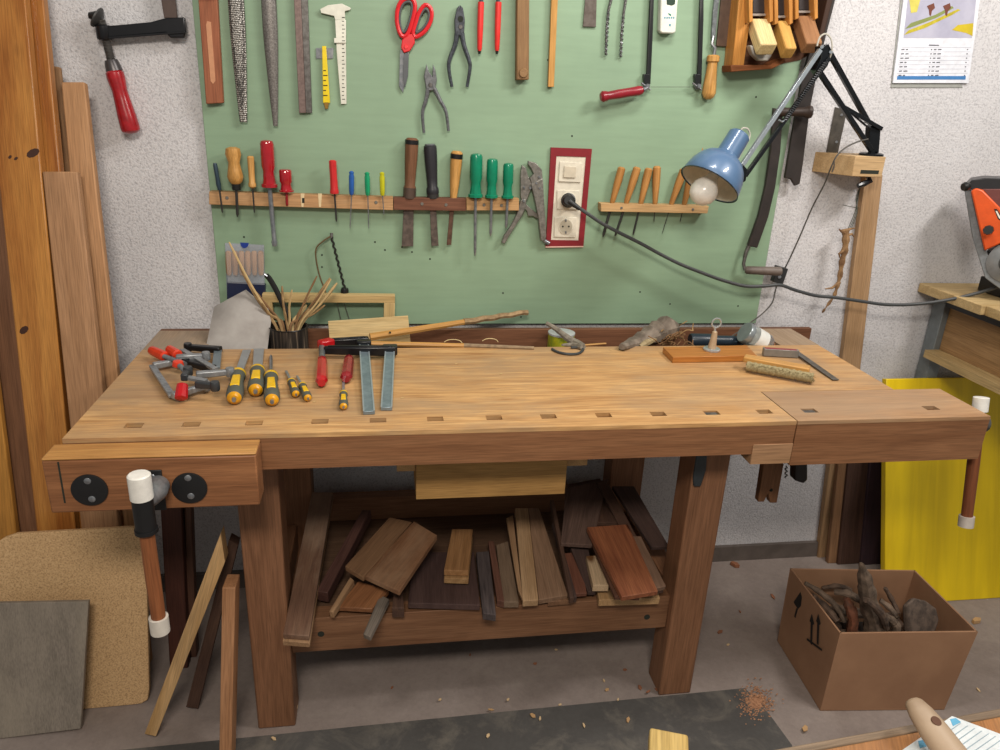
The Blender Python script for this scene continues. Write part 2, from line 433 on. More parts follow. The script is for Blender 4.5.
# grooved reddish bar
t = thing('wooden_bow_handle', 'reddish wooden bar with long routed groove at the far left of the green board', 'tool handle')
part('body', wprism([(198, -2), (217, -2), (223, 103), (206, 104)], .003, .022), wood('#a36444', '#86492e', 1), t, .002)
part('groove', wprism([(207, 21), (211, 22), (215.5, 81), (213, 84), (210.5, 81), (206, 25)], .0222, .0226), plain('groove', '#c28a66', .6), t, .0003)
part('end_block', wprism([(197, -30), (215, -30), (217, -2), (198, -2)], .003, .03), wood('#b0795a', '#8f5a3e', 1), t, .002)
# rasp, files
def rasp_mat(c1, c2, sc):
    key = ('rasp', c1, sc)
    if key in _mc: return _mc[key]
    m, n, l, b = nt('toothed_steel'); v = coords(n, l, (sc, sc * 1.5, sc * 1.5), False); vo = n.new('ShaderNodeTexVoronoi'); vo.inputs['Randomness'].default_value = .35
    l.new(v, vo.inputs['Vector']); vo.inputs['Scale'].default_value = 1
    c = ramp(n, l, vo.outputs['Distance'], [(.25, rgb(c1)), (.55, rgb(c2))]); l.new(c, b.inputs['Base Color'])
    b.inputs['Metallic'].default_value = .7; b.inputs['Roughness'].default_value = .45; bump(n, l, b, vo.outputs['Distance'], 1, .002); _mc[key] = m; return m
def wallbar(name, label, cat, px0, px1, r0_, r1_, mat, flat=.5, seg=12, dy=.012, bev=0, group=None):
    a, b_ = W(*px0, dy), W(*px1, dy)
    n_ = 14; P = [a + (b_ - a) * (i / n_) for i in range(n_ + 1)]
    R = [r0_ + (r1_ - r0_) * max(0, (i / n_ - .35) / .65) ** 1.3 for i in range(n_ + 1)]
    return solo(name, MB().tube(P, R, seg, flat, (0, 1, 0)), mat, label, cat, group, bev)
wallbar('rasp', 'coarse silvery rasp hanging beside the grooved wooden bar', 'rasp', (234, -30), (243.5, 122), .0185, .009, rasp_mat('#c9c6c0', '#4a4846', 210), .35)
wallbar('half_round_file', 'grey half-round file tapering to a point, right of the coarse rasp', 'file', (267, -30), (275.5, 126), .0175, .0055, plain('file_grey', '#85817e', .4, .8, c2='#5f5b58', ns=260, nb=.5), .45)
t = thing('flat_file', 'flat grey-brown steel bar file with a square end, left of the yellow rule', 'file')
part('blade', wprism([(293, -20), (300, -20), (306, 113), (299, 113)], .003, .014), plain('file_brown', '#7a6863', .5, .6, c2='#675652', ns=150), t, .001)
part('blade_side', wprism([(300, -20), (307, -20), (312, 113), (306, 113)], .003, .012), IRON, t, .001)
# folding rule
YEL = plain('yellow_paint', '#e3c80a', .35)
t = thing('folding_rule', 'short yellow rule hanging from a small grey metal bracket', 'rule')
part('bracket', wprism([(316, 48), (333.5, 48), (333, 58.5), (316, 58.5)], .001, .003), STEEL, t)
part('rule', wprism([(322, 46), (326, 46), (330, 103), (323, 103)], .004, .012), YEL, t, .001)
part('end_cap', wprism([(323.5, 102), (329, 102), (328, 109), (325, 109)], .004, .012), plain('brass', '#8a6a2c', .4, .8), t, .001)
for k, y in enumerate((70, 75, 80, 85, 90, 95)): part('mark', wprism([(323.2, y), (326 + (k % 2) * 1.5, y), (326 + (k % 2) * 1.5, y + 1), (323.2, y + 1)], .012, .0124), hm, t)
# caliper
CRE = plain('cream_plastic', '#d3d3c6', .4)
t = thing('vernier_caliper', 'cream plastic vernier caliper hanging on the green board', 'caliper')
part('beam', wprism([(336, 15), (345, 13), (346, 50), (346.5, 104), (341, 104), (336.5, 50)], .003, .007), CRE, t, .0005)
part('fixed_jaw', wprism([(320, 9), (328, 5), (342, 3.5), (351, 8), (350, 10), (345, 11), (344, 20), (335, 20), (334, 16), (321, 13)], .003, .01), CRE, t, .001)
part('slider', wprism([(335, 20), (346, 20), (346, 43), (334, 43), (334, 38), (336, 38)], .007, .011), plain('cream2', '#dcdccf', .4), t, .001)
for i in range(22): y = 17 + i * 3.9; part('scale_mark', wprism([(342 + .06 * (i % 2), y), (344 + (i % 3 == 0), y), (344 + (i % 3 == 0), y + .7), (342, y + .7)], .0111 if y < 43 else .007, .0114 if y < 43 else .0074), hm, t)
# scissors
def ring(px, r, dy, n=3):
    P = [W(a, b, dy) for a, b in px]; out = []
    m_ = len(P)
    for i in range(m_):
        for k in range(n):
            u = k / n; p0_, p1_, p2_, p3_ = P[i - 1], P[i], P[(i + 1) % m_], P[(i + 2) % m_]
            out.append(.5 * ((2 * p1_) + (p2_ - p0_) * u + (2 * p0_ - 5 * p1_ + 4 * p2_ - p3_) * u * u + (3 * p1_ - p0_ - 3 * p2_ + p3_) * u ** 3))
    out.append(out[0]); return MB().tube(out, r, 8, 1, (0, 1, 0), cap=False)
t = thing('scissors', 'pair of scissors with red and grey plastic handles hanging on the board', 'scissors')
SCR = plain('scissor_red', '#cf2029', .35)
part('blade', wprism([(400, 50), (406, 50), (406, 80), (403, 93), (399, 86)], .004, .007), STEEL, t, .0005)
part('blade', wprism([(404, 50), (409, 50), (408, 76), (405, 88), (403, 80)], .0075, .010), plain('steel_dark', '#5d6064', .35, .9), t, .0005)
part('handle', ring([(398, 8), (403, 0), (411, -2), (415, 6), (412, 22), (407, 35), (401, 35), (397, 22)], .0055, .012), SCR, t)
part('handle', ring([(419, 13), (425, 5), (431, 9), (431, 20), (425, 31), (416, 37), (413, 33), (416, 22)], .0052, .012), SCR, t)
part('grip_lining', ring([(400.5, 10), (404, 3), (410, 2), (412, 8), (409, 22), (405, 31), (402, 31), (399.5, 20)], .003, .012), plain('grip_grey', '#4e5052', .6), t)
part('grip_lining', ring([(421, 14), (425, 9), (428.5, 12), (428.5, 19), (424, 27), (418, 32), (416, 31), (418, 22)], .003, .012), plain('grip_grey', '#4e5052', .6), t)
part('pivot', wprism([(402, 40), (407, 34), (414, 34), (415, 43), (410, 51), (404, 53), (401, 48)], .008, .016), SCR, t, .002)
part('pivot_screw', MB().lathe(*WN(406, 47, .016, .018), [(0, .005), (1, .004)], 14), plain('screw_red', '#e3343a', .3), t)
# pliers
def pliers(label, mat, jaws, legs, r, hole=None, name='pliers', cat='pliers'):
    t = thing(name, label, cat)
    for J in jaws: part('jaw', wprism(J, .004, .014), mat, t, .0015)
    for L in legs:
        Q = smooth([W(a, b, .01) for a, b in L], 5); part('handle', MB().tube(Q, [r * (1.3 - .5 * i / (len(Q) - 1)) for i in range(len(Q))], 8, .8, (0, 1, 0)), mat, t)
    if hole: part('pivot', MB().lathe(*WN(*hole, .014, .0165), [(0, .0055), (1, .0045)], 14), hm if name == 'x' else IRON, t)
    return t
DPL = plain('dark_pliers', '#4c5159', .4, .7, c2='#33363c', ns=120)
GPL = plain('grey_pliers', '#77797c', .4, .8, c2='#5b5d60', ns=120)
t = pliers('dark steel combination pliers with bare handles hanging right of the scissors', DPL,
           [[(460.5, 5), (463, 8), (465, 20), (464, 34), (460, 36), (459, 12)], [(459.8, 5), (460.3, 12), (460.3, 36), (455, 34), (454.5, 20), (457, 8)]],
           [[(457, 33), (455, 45), (449.5, 60), (449, 70), (452, 87)], [(462, 33), (464, 45), (469, 60), (470, 68), (467, 87)]], .0048, (460.5, 27))
part('cutter_hole', MB().lathe(*WN(460.5, 19, .0142, .0148), [(0, .007), (1, .007)], 14), hm, t)
t = pliers('grey side-cutting pliers hanging below the dark pliers with open jaws', GPL,
           [[(426.5, 64), (429, 72), (432, 76), (434, 88), (430, 91), (426, 88), (424, 76)], [(433, 64), (435.5, 70), (437, 80), (435, 89), (431, 91), (429.5, 82), (432.5, 76)]],
           [[(428, 88), (426, 100), (422.5, 113), (424, 133)], [(434, 88), (440, 100), (446, 112), (448.5, 131)]], .0044, (430.5, 85))
t = thing('pincers', 'pincers with two straight bright red handles, cut off by the top of the photo', 'pincers')
PR = plain('pincer_red', '#d9332f', .35)
for (x0, x1) in ((481, 479.5), (498.5, 497)):
    a, b_ = W(x0, 2, .012), W(x1, 51, .012); q = part('grip', MB().lathe(a, b_, [(0, .0078), (.5, .0076), (.95, .006), (1, .004)], 12), PR, t)
    part('tip', MB().lathe(b_, W(x1 - .2, 54, .012), [(0, .004), (1, .003)], 10), DARKM, q)
    part('arm', MB().tube([W(x0 + (1 if x0 < 490 else -1) * 0, 3, .012), W(x0 + (2 if x0 < 490 else -2), -18, .012), W(490, -34, .012)], .005, 8), DPL, t)
# sticks hanging
t = thing('mallet_handle', 'square weathered wooden handle hanging upright on the green board', 'wooden handle')
part('shaft', wprism([(517.5, -25), (529.5, -25), (529, 80), (516.5, 80)], .003, .03), wood('#8d6a45', '#6d4d2f', 1.5, stain='#a8875d', stain_amt=.4), t, .003)
part('end_plug', MB().lathe(*WN(523.4, 73, .0302, .034), [(0, .012), (1, .010)], 16), wood('#9a7850', '#7b5a37'), t)
solo('wooden_dowel', wprism([(552.5, -25), (559, -25), (554, 87), (548, 87)], .003, .014), LW2, 'thin light yellow wooden stick hanging right of the square handle', 'stick', None, .001)
solo('scraper_blade', wprism([(586, -10), (597, -10), (596, 27), (583, 26.5)], .002, .006), plain('scraper', '#6d655f', .45, .8, c2='#5a514b', ns=70), 'small worn steel scraper blade at the top edge of the board', 'scraper', None, .0005)
for (pts, lab) in (([(613, -8), (608.5, 10), (606.5, 30), (605.8, 55)], 'thin spiral rasp hanging, left one of the close pair'), ([(627, -8), (623.5, 14), (621.5, 34), (620.6, 57)], 'thin spiral rasp hanging, right one of the close pair')):
    t = thing('needle_rasp', lab, 'rasp', 'pair of thin rasps')
    P = [W(a, b, .008) for a, b in pts]
    part('shaft', MB().tube(P, [.004, .0036, .0032, .003], 8), rasp_mat('#a8a7a5', '#3b3a39', 330), t)
    hp = [ext(P[1], P[3], k / 40) + V((math.cos(k * 1.6) * .0042, math.sin(k * 1.6) * .0042, 0)) for k in range(41)]
    part('spiral_tooth', MB().tube(hp, .0012, 5), STEEL, t)
# fret saw
BF = plain('saw_black', '#17191b', .35, .2)
t = thing('fretsaw', 'fretsaw with black U-shaped frame and red handle hanging on the board', 'saw')
fr_ = part('frame', MB().tube([W(648, 84, .012), W(650, 40, .012), W(653, -30, .012), W(702, -30, .012), W(701, 20, .012), W(699, 84, .012)], .0068, 8, .7, (0, 1, 0)), BF, t)
part('blade', MB().tube([W(651, 87, .014), W(690, 87, .014)], .0007, 5), IRON, t)
for x, y in ((646.5, 86), (697.5, 86)):
    part('clamp_nut', MB().lathe(*WN(x - 1, y, .005, .026), [(0, .007), (.5, .009), (.55, .006), (1, .0055)], 10), STEEL, t)
    part('clamp_collar', wprism([(x - 2.5, y - 12), (x + 3.5, y - 12), (x + 3.2, y - 1), (x - 2, y - 1)], .004, .018), BF, t, .001)
    part('thumb_screw', MB().tube([W(x - 5, y - 3, .02), W(x + 4, y + 4, .02)], .0025, 6), STEEL, t)
a, b_ = W(643, 90, .03), W(600.5, 97, .035)
part('handle', MB().lathe(a, b_, [(0, .006), (.02, .010), (.1, .0122), (.35, .0112), (.6, .0115), (.82, .0105), (.86, .0125), (.95, .0142), (1, .009)], 16), plain('handle_red', '#8f1f2c', .3, c2='#7a1522', ns=30), t)
part('ferrule', MB().lathe(W(647, 88, .026), a, [(0, .005), (1, .0062)], 12), STEEL, t)
# second frame arm carries hook-ended tool with wooden handle
t = thing('drawing_rasp', 'curved steel tool with turned yellow wooden handle hanging right of the fretsaw', 'hand tool')
part('steel_blade', wprism([(717, -20), (722, -20), (718, 10), (715.5, 38), (711.5, 37), (713, 12)], .004, .01), plain('blade_grey', '#83898c', .4, .7, c2='#5d6265', ns=100), t, .0006)
part('crank', MB().tube([W(713.5, 36, .008), W(712, 44, .010), W(715, 48, .012), W(714, 55, .012)], [.004, .0042, .0048, .0048], 8), STEEL, t)
part('handle', MB().lathe(W(713.5, 55, .018), W(708, 99.5, .018), [(0, .012), (.03, .0165), (.14, .0165), (.17, .0125), (.3, .0135), (.6, .0165), (.85, .0185), (.95, .014), (1, .006)], 20), LW2, t)
solo('wide_plate', wprism([(723, -20), (743, -20), (733, 47), (716.5, 46)], .003, .009), plain('rust_brown', '#5f4a3c', .6, .2, c2='#4a392f', ns=30), 'wide brown rusty steel plate hanging beside the plane rack', 'blade', None, .0008)
# measuring device
t = thing('cable_detector', 'white hand-held detector with small green display at the top of the board', 'detector')
part('body', wprism([(662, -30), (680, -30), (676, 32), (673, 33.5), (662, 33), (660, 31)], .003, .026), plain('detector_white', '#dcdfd6', .3), t, .003)
part('display', wprism([(666, -8), (676, -8), (675, 4), (672, 5.5), (667, 4.5)], .0262, .0268), plain('display', '#39483f', .15), t)
part('logo', wprism([(668, 13), (671, 14), (671, 16), (669, 15)], .0262, .0266), plain('logo_green', '#2a7b6b', .4), t)
for i in range(5): part('lettering', wprism([(664.3 + i * 2.2, 16.8), (665.7 + i * 2.2, 16.8), (665.5 + i * 2.2, 18.6), (664.2 + i * 2.2, 18.6)], .0262, .0266), plain('logo_blue', '#5d93a8', .4), t)
part('mark', wprism([(669, 24), (671, 24), (670.8, 26), (669, 26)], .0262, .0266), plain('logo_blue', '#5d93a8', .4), t)

# plane rack with the three planes
PB = wood('#cd8e40', '#a86c24', 1.0, .35)
t = thing('plane_rack', 'varnished wooden wall rack holding three wooden planes at the top right', 'rack')
part('side', wprism([(741, -20), (756, -20), (744, 66), (732, 66)], .003, .055), PB, t, .002)
part('back', wprism([(742, -20), (838, -20), (822, 48), (800, 60), (770, 66), (738, 66)], .0, .0028), wood('#6b4226', '#4f2e19'), t)
part('bottom_ledge', wprism([(731, 65), (770, 65), (784, 58), (786, 62), (772, 69), (731, 72)], .003, .06), wood('#8f5427', '#6e3c19'), t, .002)
part('side', wprism([(832, -20), (838, -20), (823, 40), (818, 40)], .003, .07), wood('#40291d', '#2e1c13'), t, .002)
def plane(label, x0, x1, y0, y1, dx, mat, d):
    t = thing('wooden_plane', label, 'plane', None)
    # body block: its long sides run down and out of the rack; front end cut with chamfers
    P1 = [W(x0, y0, d - .04), W(x1, y0, d - .04), W(x1 + dx, y1 - 2, d + .03), W(x0 + dx, y1 - 2, d + .03)]
    mb = box8(MB(), P1, .034); mb.axis = (P1[3] - P1[0]).normalized()
    part('body', mb, mat, t, .004)
    for s_, xs in ((0, x0), (1, x1)):
        w_ = 3.2
        Q = [(xs - w_ * (1 - s_) - .5, -20), (xs + w_ * s_ + .5, -20), (xs + w_ * s_ + 1, y0 + 3), (xs - w_ * (1 - s_) + .5, y0 + 5)]
        part('cheek', wprism(Q, .03, d - .02), PB, t, .0015)
    part('iron', wprism([(x0 + 1, -20), (x1 - 1, -20), (x1 - 1, y0 - 5), (x0 + 1, y0 - 5)], .04, d - .045), plain('dark_iron', '#3a3434', .4, .6), t, .001)
    part('wedge_edge', wprism([(x0 + .5, y0 - 4.5), (x1 - .5, y0 - 4.5), (x1 - .5, y0 - 2), (x0 + .5, y0 - 2)], .04, d - .04), plain('wedge_grey', '#8a8078', .5), t, .001)
    return t
p1 = plane('pale yellow wooden plane at the left of the rack', 752, 769, 18, 46, 9, wood('#e0c992', '#c8aa70', .9), .10)
p2 = plane('narrow yellow wooden plane in the middle of the rack', 777.5, 789, 20, 50, 8.5, wood('#cf9f4c', '#b28236', .9), .098)
p3 = plane('brownish wooden plane at the right of the rack', 798, 814, 15, 45, 9, wood('#a8794f', '#8a5d39', .9), .096)
part('blade_shoe', wprism([(755, 46), (772, 48), (772, 56), (768, 61), (760, 60.5), (753, 54), (750, 45)], .06, .085), plain('shoe_white', '#a9a6a0', .4, .3), p1, .003)
part('blade_shoe', wprism([(782, 52), (789, 52), (788, 57), (784, 57)], .06, .08), plain('shoe_grey', '#77736e', .4, .3), p2, .002)

# left tool strip (three lengths of batten) and what stands in it
def strip(name, label, x0, x1, ya, yb, h, mat, dots):
    t = thing(name, label, 'tool strip', 'battens that hold the hand tools')
    part('batten', wprism([(x0, ya), (x1, yb), (x1, yb + h), (x0, ya + h)], .0, .028), mat, t, .001)
    for (x, y) in dots: part('screw_head', MB().lathe(*WN(x, y, .028, .0295), [(0, .0045), (1, .0035)], 12), NAIL, t)
    return t
st1 = strip('tool_batten', 'light wooden batten screwed to the board, at the left, with slots for tools', 209, 393, 191.5, 197.2, 13, wood('#c39a6c', '#a87c4e', 1), [(227, 198), (376, 202.5)])
for sx in (300.5, 318): part('slot', wprism([(sx, 193.5), (sx + 4, 193.5), (sx + 3, 207), (sx + 1, 207)], .0282, .0286), plain('slot_pale', '#d8c39a', .7), st1)
part('dark_knot', wprism([(302, 198), (304.5, 198), (304.5, 203), (302, 203)], .0287, .029), hm, st1)
strip('tool_batten', 'reddish brown batten in the middle of the row, holding three old chisels', 393.5, 466, 197.5, 198.5, 12.5, wood('#7a4f3a', '#613a29', 1), [(422, 204), (446, 205)])
strip('tool_batten', 'short light batten at the right end of the row, holding green screwdrivers', 466.5, 519, 198.4, 198.6, 12, wood('#c79f6d', '#ac8352', 1), [(484, 205), (501.5, 205.5)])
def driver(name, label, cat, top, neck, tip, prof, hmat, rs, smat, seg=14, group=None, tipflat=False, dy=.034, collar=None):
    t = thing(name, label, cat, group)
    a, b_, c_ = W(*top, dy), W(*neck, dy), W(*tip, dy)
    hd_ = part('handle', MB().lathe(a, b_, prof, seg), hmat, t)
    sh = b_ + (c_ - b_) * -.02
    if rs: part('shaft', MB().lathe(sh, c_, [(0, rs), (.9, rs), (.93, rs * (1.4 if tipflat else .9)), (1, rs * (1.1 if tipflat else .3))], 8), smat, t)
    if collar: part('ferrule', MB().lathe(b_ + (a - b_) * collar[0], b_ + (a - b_) * collar[1], [(0, collar[2]), (1, collar[2])], 14), collar[3], t)
    return t
SDP = [(0, .006), (.02, .0115), (.08, .0135), (.55, .0135), (.66, .0108), (.8, .0115), (.92, .013), (.94, .016), (1, .016)]
def sc(prof, k): return [(t_, r_ * k) for t_, r_ in prof]
BSH = plain('blued_steel', '#3c3b3b', .4, .7)
driver('round_file', 'small dark blue-black twisted tool at the left end of the batten', 'file', (214.8, 163), (219.5, 190), (222.5, 213), [(0, .004), (.1, .0055), (.5, .005), (.8, .006), (1, .004)], plain('blueblack', '#2c3f4c', .4, .4), .0022, BSH)
driver('gimlet', 'awl with pear-shaped yellow wooden handle at the left of the batten', 'awl', (232.5, 147), (236, 184), (237.5, 217), [(0, .008), (.04, .017), (.2, .0192), (.42, .0135), (.6, .0165), (.8, .0195), (.92, .0165), (1, .010)], LW2, .0035, BSH, 20, collar=(-.16, 0.02, .0105, DARKM))
driver('awl', 'thin awl with slim light wooden handle beside the pear-handled awl', 'awl', (250.5, 156), (252.5, 188), (254.5, 213), [(0, .006), (.04, .0085), (.5, .0075), (.82, .0078), (.86, .0095), (.95, .0095), (1, .005)], LW2, .002, BSH)
driver('screwdriver', 'large screwdriver with clear red handle and long silver shaft', 'screwdriver', (266.5, 140), (269.5, 187), (274.8, 246), sc(SDP, 1.25), REDC, .0058, STEEL, 10, tipflat=True)
driver('screwdriver', 'stubby screwdriver with short dark red handle', 'screwdriver', (285, 169), (286.5, 191.5), (287, 206), sc(SDP, 1.15), REDC, .0034, plain('red_shaft', '#8c1a22', .4), 10)
driver('screwdriver', 'slim screwdriver with plain bright red handle and thin blade', 'screwdriver', (332.5, 160), (334.5, 193.5), (336.5, 222), [(0, .006), (.03, .0095), (.5, .0092), (.85, .010), (.93, .0118), (1, .011)], plain('red2', '#c22a2c', .3), .0024, BSH, 10)
for (tx, ty, nx, ny, bx, by, cc, nm) in ((351.5, 171, 351.5, 195, 350, 229, '#2457a0', 'blue'), (367, 172, 367.8, 195.5, 368.8, 229, '#149062', 'light green'), (382, 172, 382.5, 195.5, 384, 215, '#b9b81a', 'yellow')):
    driver('precision_screwdriver', 'tiny screwdriver with %s plastic handle in the light batten' % nm, 'screwdriver', (tx, ty), (nx, ny), (bx, by), [(0, .003), (.05, .0065), (.15, .0055), (.2, .0068), (.8, .0064), (.95, .0055), (1, .004)], plain('plas' + nm, cc, .25), .0013, STEEL, 8)
def chisel(label, top, neck, bl, w_, hmat, prof, bm_, collars=()):
    t = thing('wood_chisel', label, 'chisel')
    a, b_ = W(*top, .016), W(*neck, .016)
    part('handle', MB().lathe(a, b_, prof, 18), hmat, t)
    for (t0, t1, r_, mm) in collars: part('ferrule', MB().lathe(a + (b_ - a) * t0, a + (b_ - a) * t1, [(0, r_), (1, r_)], 18), mm, t)
    (x0, y0), (x1, y1) = bl
    part('blade', wprism([(x0 - w_ * .42, y0), (x0 + w_ * .42, y0), (x1 + w_ * .5, y1), (x1 - w_ * .5, y1)], .010, .016), bm_, t, .0008)
OB = plain('old_blade', '#6b5f58', .45, .6, c2='#4a423e', ns=60, nb=.2)
HP = [(0, .012), (.03, .0165), (.1, .017), (.3, .0165), (.6, .0145), (.78, .0135), (.82, .0165), (.9, .0165), (1, .012)]
chisel('old wide chisel with brown wooden handle, left of the three in the brown batten', (412, 138), (409.3, 198), ((409, 197), (407.5, 246.5)), 11.5, wood('#80583c', '#5f3e28', 1.5), HP, OB, [(.03, .1, .0178, DARKM), (.82, 1, .0168, plain('ferr', '#5a4a42', .4, .7))])
chisel('chisel with black handle and silver cap, middle of the three in the brown batten', (430, 144.5), (433, 198), ((432.5, 197), (435, 246)), 7.2, plain('black_handle', '#24242a', .45), HP, OB, [(-.01, .08, .0135, STEEL), (.88, 1, .0155, BSH)])
chisel('chisel with light wooden handle and dark ring, right of the three in the brown batten', (457, 151), (453.5, 198), ((453, 197), (449, 245)), 4.6, LW2, [(0, .011), (.04, .0155), (.3, .0155), (.7, .0125), (.9, .010), (1, .009)], plain('old_blade2', '#6a4f40', .5, .5, c2='#4c382d', ns=60), [(.06, .16, .0163, DARKM)])
for (tp, nk, tt, k, lab) in (((476.5, 153.5), (475.5, 197), (475, 256), 1.22, 'tallest green-handled screwdriver with the longest blade'), ((492.5, 158.5), (491.5, 197.5), (490.5, 236), 1.1, 'middle one of the three green-handled screwdrivers'), ((508.5, 163), (507.5, 198), (506, 228), 1.03, 'shortest green-handled screwdriver, beside the locking pliers')):
    driver('screwdriver', lab, 'screwdriver', tp, nk, tt, sc(SDP, k), GREENP, .0038, STEEL, 10, tipflat=False)
# locking pliers
LK = plain('locking_steel', '#8d8a84', .38, .75, c2='#6d6a65', ns=100, nb=.1)
t = thing('locking_pliers', 'large grey steel locking pliers hanging left of the power socket panel', 'pliers')
part('lower_jaw', wprism([(522, 165), (526, 168), (527.5, 174), (530, 180), (533, 184), (527, 200), (522, 202), (520.5, 195), (520.5, 175)], .006, .018), LK, t, .0015)
part('upper_jaw', wprism([(528.5, 161), (536, 163), (542, 170), (543, 182), (537, 186), (531.5, 184), (530, 178), (534, 174), (531, 168), (528, 164)], .006, .02), LK, t, .0015)
part('handle', wprism([(531, 184), (543, 178), (544.5, 205), (546.5, 236), (545, 241), (541, 241), (538, 215), (534, 196)], .006, .024), LK, t, .002)
part('lever', wprism([(521, 200), (526.5, 199), (526, 207), (522, 216), (513, 230), (508, 238), (505, 244), (501.5, 243), (504, 236), (511, 226), (517, 214)], .006, .02), LK, t, .002)
part('link', wprism([(525, 203), (529, 207), (538, 214), (538, 219), (533, 216), (528, 216), (527, 211), (524, 208)], .008, .014), plain('link_grey', '#75726c', .4, .7), t, .001)
part('adjusting_screw', MB().lathe(W(543, 240, .014), W(549, 243.5, .014), [(0, .004), (.4, .006), (1, .006)], 12), STEEL, t)
for x, y in ((524, 187.5), (530, 188), (539, 177), (539.5, 188), (523.5, 201), (536, 183)): part('rivet', MB().lathe(*WN(x, y, .02, .0255), [(0, .0038), (1, .0028)], 10), STEEL, t)

# socket panel
t = thing('socket_panel', 'dark red framed panel with switch and two white power sockets', 'power socket')
FRD = plain('frame_red', '#7d1621', .5)
CRM = plain('cream_socket', '#d6d0c0', .3)
fo = [(551, 147.5), (592, 149), (583.5, 246), (546, 246.5)]; fi = [(556.5, 156), (586, 157), (578.5, 240.5), (551, 240)]
for i in range(4):
    j = (i + 1) % 4
    part('frame', wprism([fo[i], fo[j], fi[j], fi[i]], .0, .008), FRD, t)
part('cover_plate', wprism(fi, .001, .006), CRM, t, .0005)
part('pale_edge', wprism([(545.5, 246.5), (583.5, 246), (583.3, 247.2), (545.4, 247.6)], .0, .009), plain('edge_pink', '#d7b0a4', .6), t)
part('switch_plate', wprism([(560, 161.5), (582.5, 163), (580.5, 182.5), (558.5, 181.5)], .006, .010), CRM, t, .001)
part('rocker', wprism([(564.5, 166), (576.5, 167), (575.5, 178), (563.5, 177.5)], .010, .014), plain('rocker', '#c8bfac', .3), t, .001)
for (y0, y1, cy, cx) in ((190, 209, 200, 568.5), (217, 237, 226.5, 565.8)):
    part('socket_plate', wprism([(cx - 11.2, y0), (cx + 11.2, y0 + .8), (cx + 9.8, y1 + .6), (cx - 11.6, y1)], .006, .010), CRM, t, .001)
    sk = part('socket_ring', MB().lathe(*WN(cx, cy, .010, .0122), [(0, .0215), (.8, .0215), (1, .020)], 28), CRM, t)
    part('socket_well', MB().lathe(*WN(cx, cy, .0122, .0126), [(0, .0185), (1, .0185)], 28), plain('well', '#b5ae9c', .4), sk)
    for dx in (-3, 3): part('pin_hole', MB().lathe(*WN(cx + dx, cy, .0126, .013), [(0, .0026), (1, .0026)], 10), hm, sk)
    for dy_ in (-6, 6): part('earth_clip', wprism([(cx - .8, cy + dy_ - 1.2), (cx + .8, cy + dy_ - 1.2), (cx + .8, cy + dy_ + 1.2), (cx - .8, cy + dy_ + 1.2)], .0126, .014), STEEL, sk)
# power cable with plug
CAB = plain('cable_dark', '#3a3d3f', .5)
t = thing('power_cable', 'black power cable plugged into the wall socket and drooping right to the sander', 'cable')
part('plug', MB().lathe(W(568.3, 200.3, .0135), W(568.5, 200.5, .05), [(0, .0195), (.3, .0198), (.34, .017), (.8, .0165), (1, .011)], 20), plain('plug_black', '#1d2023', .4), t)
pts = [(570, 202, .03), (575, 205, .045), (588, 214, .06), (603, 224, .06), (620, 233, .06), (640, 243, .06), (660, 254, .06), (680, 264, .065), (700, 272, .07), (722, 280, .075), (745, 286, .08), (765, 286, .08), (780, 285, .08), (795, 290, .08), (815, 295.5, .08), (835, 297.5, .085), (860, 301, .09), (885, 304.5, .1), (910, 304.5, .11), (935, 302, .13), (960, 297.5, .15), (985, 291, .17), (998, 287, .18)]
part('cord', MB().tube(smooth([W(*p) for p in pts]), .0049, 8), CAB, t)
part('strain_relief', MB().tube([W(569, 201, .045), W(573, 204, .05), W(580, 209, .056)], [.009, .0075, .0055], 12), plain('plug_black', '#1d2023', .4), t)
# right gouge rack
rk = thing('gouge_rack', 'small light wooden rack at the right of the sockets, holding slim gouges', 'tool rack')
part('batten', wprism([(601, 203.5), (709, 206), (707.5, 213.5), (601, 211.5)], .0, .032), wood('#cfab78', '#b48c58'), rk, .001)
for x, y in ((621.5, 208), (693, 209.5)): part('screw_head', MB().lathe(*WN(x, y, .032, .0335), [(0, .004), (1, .003)], 10), NAIL, rk)
GP = [(0, .006), (.04, .0098), (.4, .0096), (.8, .0072), (.95, .0065), (1, .005)]
for (tx, ty, nx, ny, bx, by, lab, rs) in ((622, 167, 612, 203, 603, 237, 'leftmost gouge in the small rack, handle tilted right, dark blade', .0042), (637.5, 167, 626, 203.5, 615, 236, 'second gouge from the left in the small rack, tilted right', .0036), (649, 168, 640.5, 204, 633, 235, 'third gouge from the left, leaning beside the upright one', .003), (657, 166, 655, 204, 654, 222, 'nearly upright gouge in the small rack, fourth from the left', .0014), (684, 169, 671, 204.5, 662, 234, 'gouge right of the gap in the small rack, tilted right', .0012), (692, 172, 684, 205, 680, 222, 'gouge half hidden behind the lamp shade', .0014)):
    driver('carving_gouge', lab, 'gouge', (tx, ty), (nx, ny), (bx, by), sc(GP, 1.12), wood('#c08a4a', '#a06d30', 1.2, .4), rs, BSH, 12, dy=.018)
driver('carving_gouge', 'gouge whose pointed wooden end shows above the blue lamp shade', 'gouge', (702.5, 148), (700, 190), (699, 216), [(0, .001), (.2, .0045), (.5, .007), (1, .006)], wood('#b98a4e', '#976a33'), .0014, BSH, 10, dy=.018)

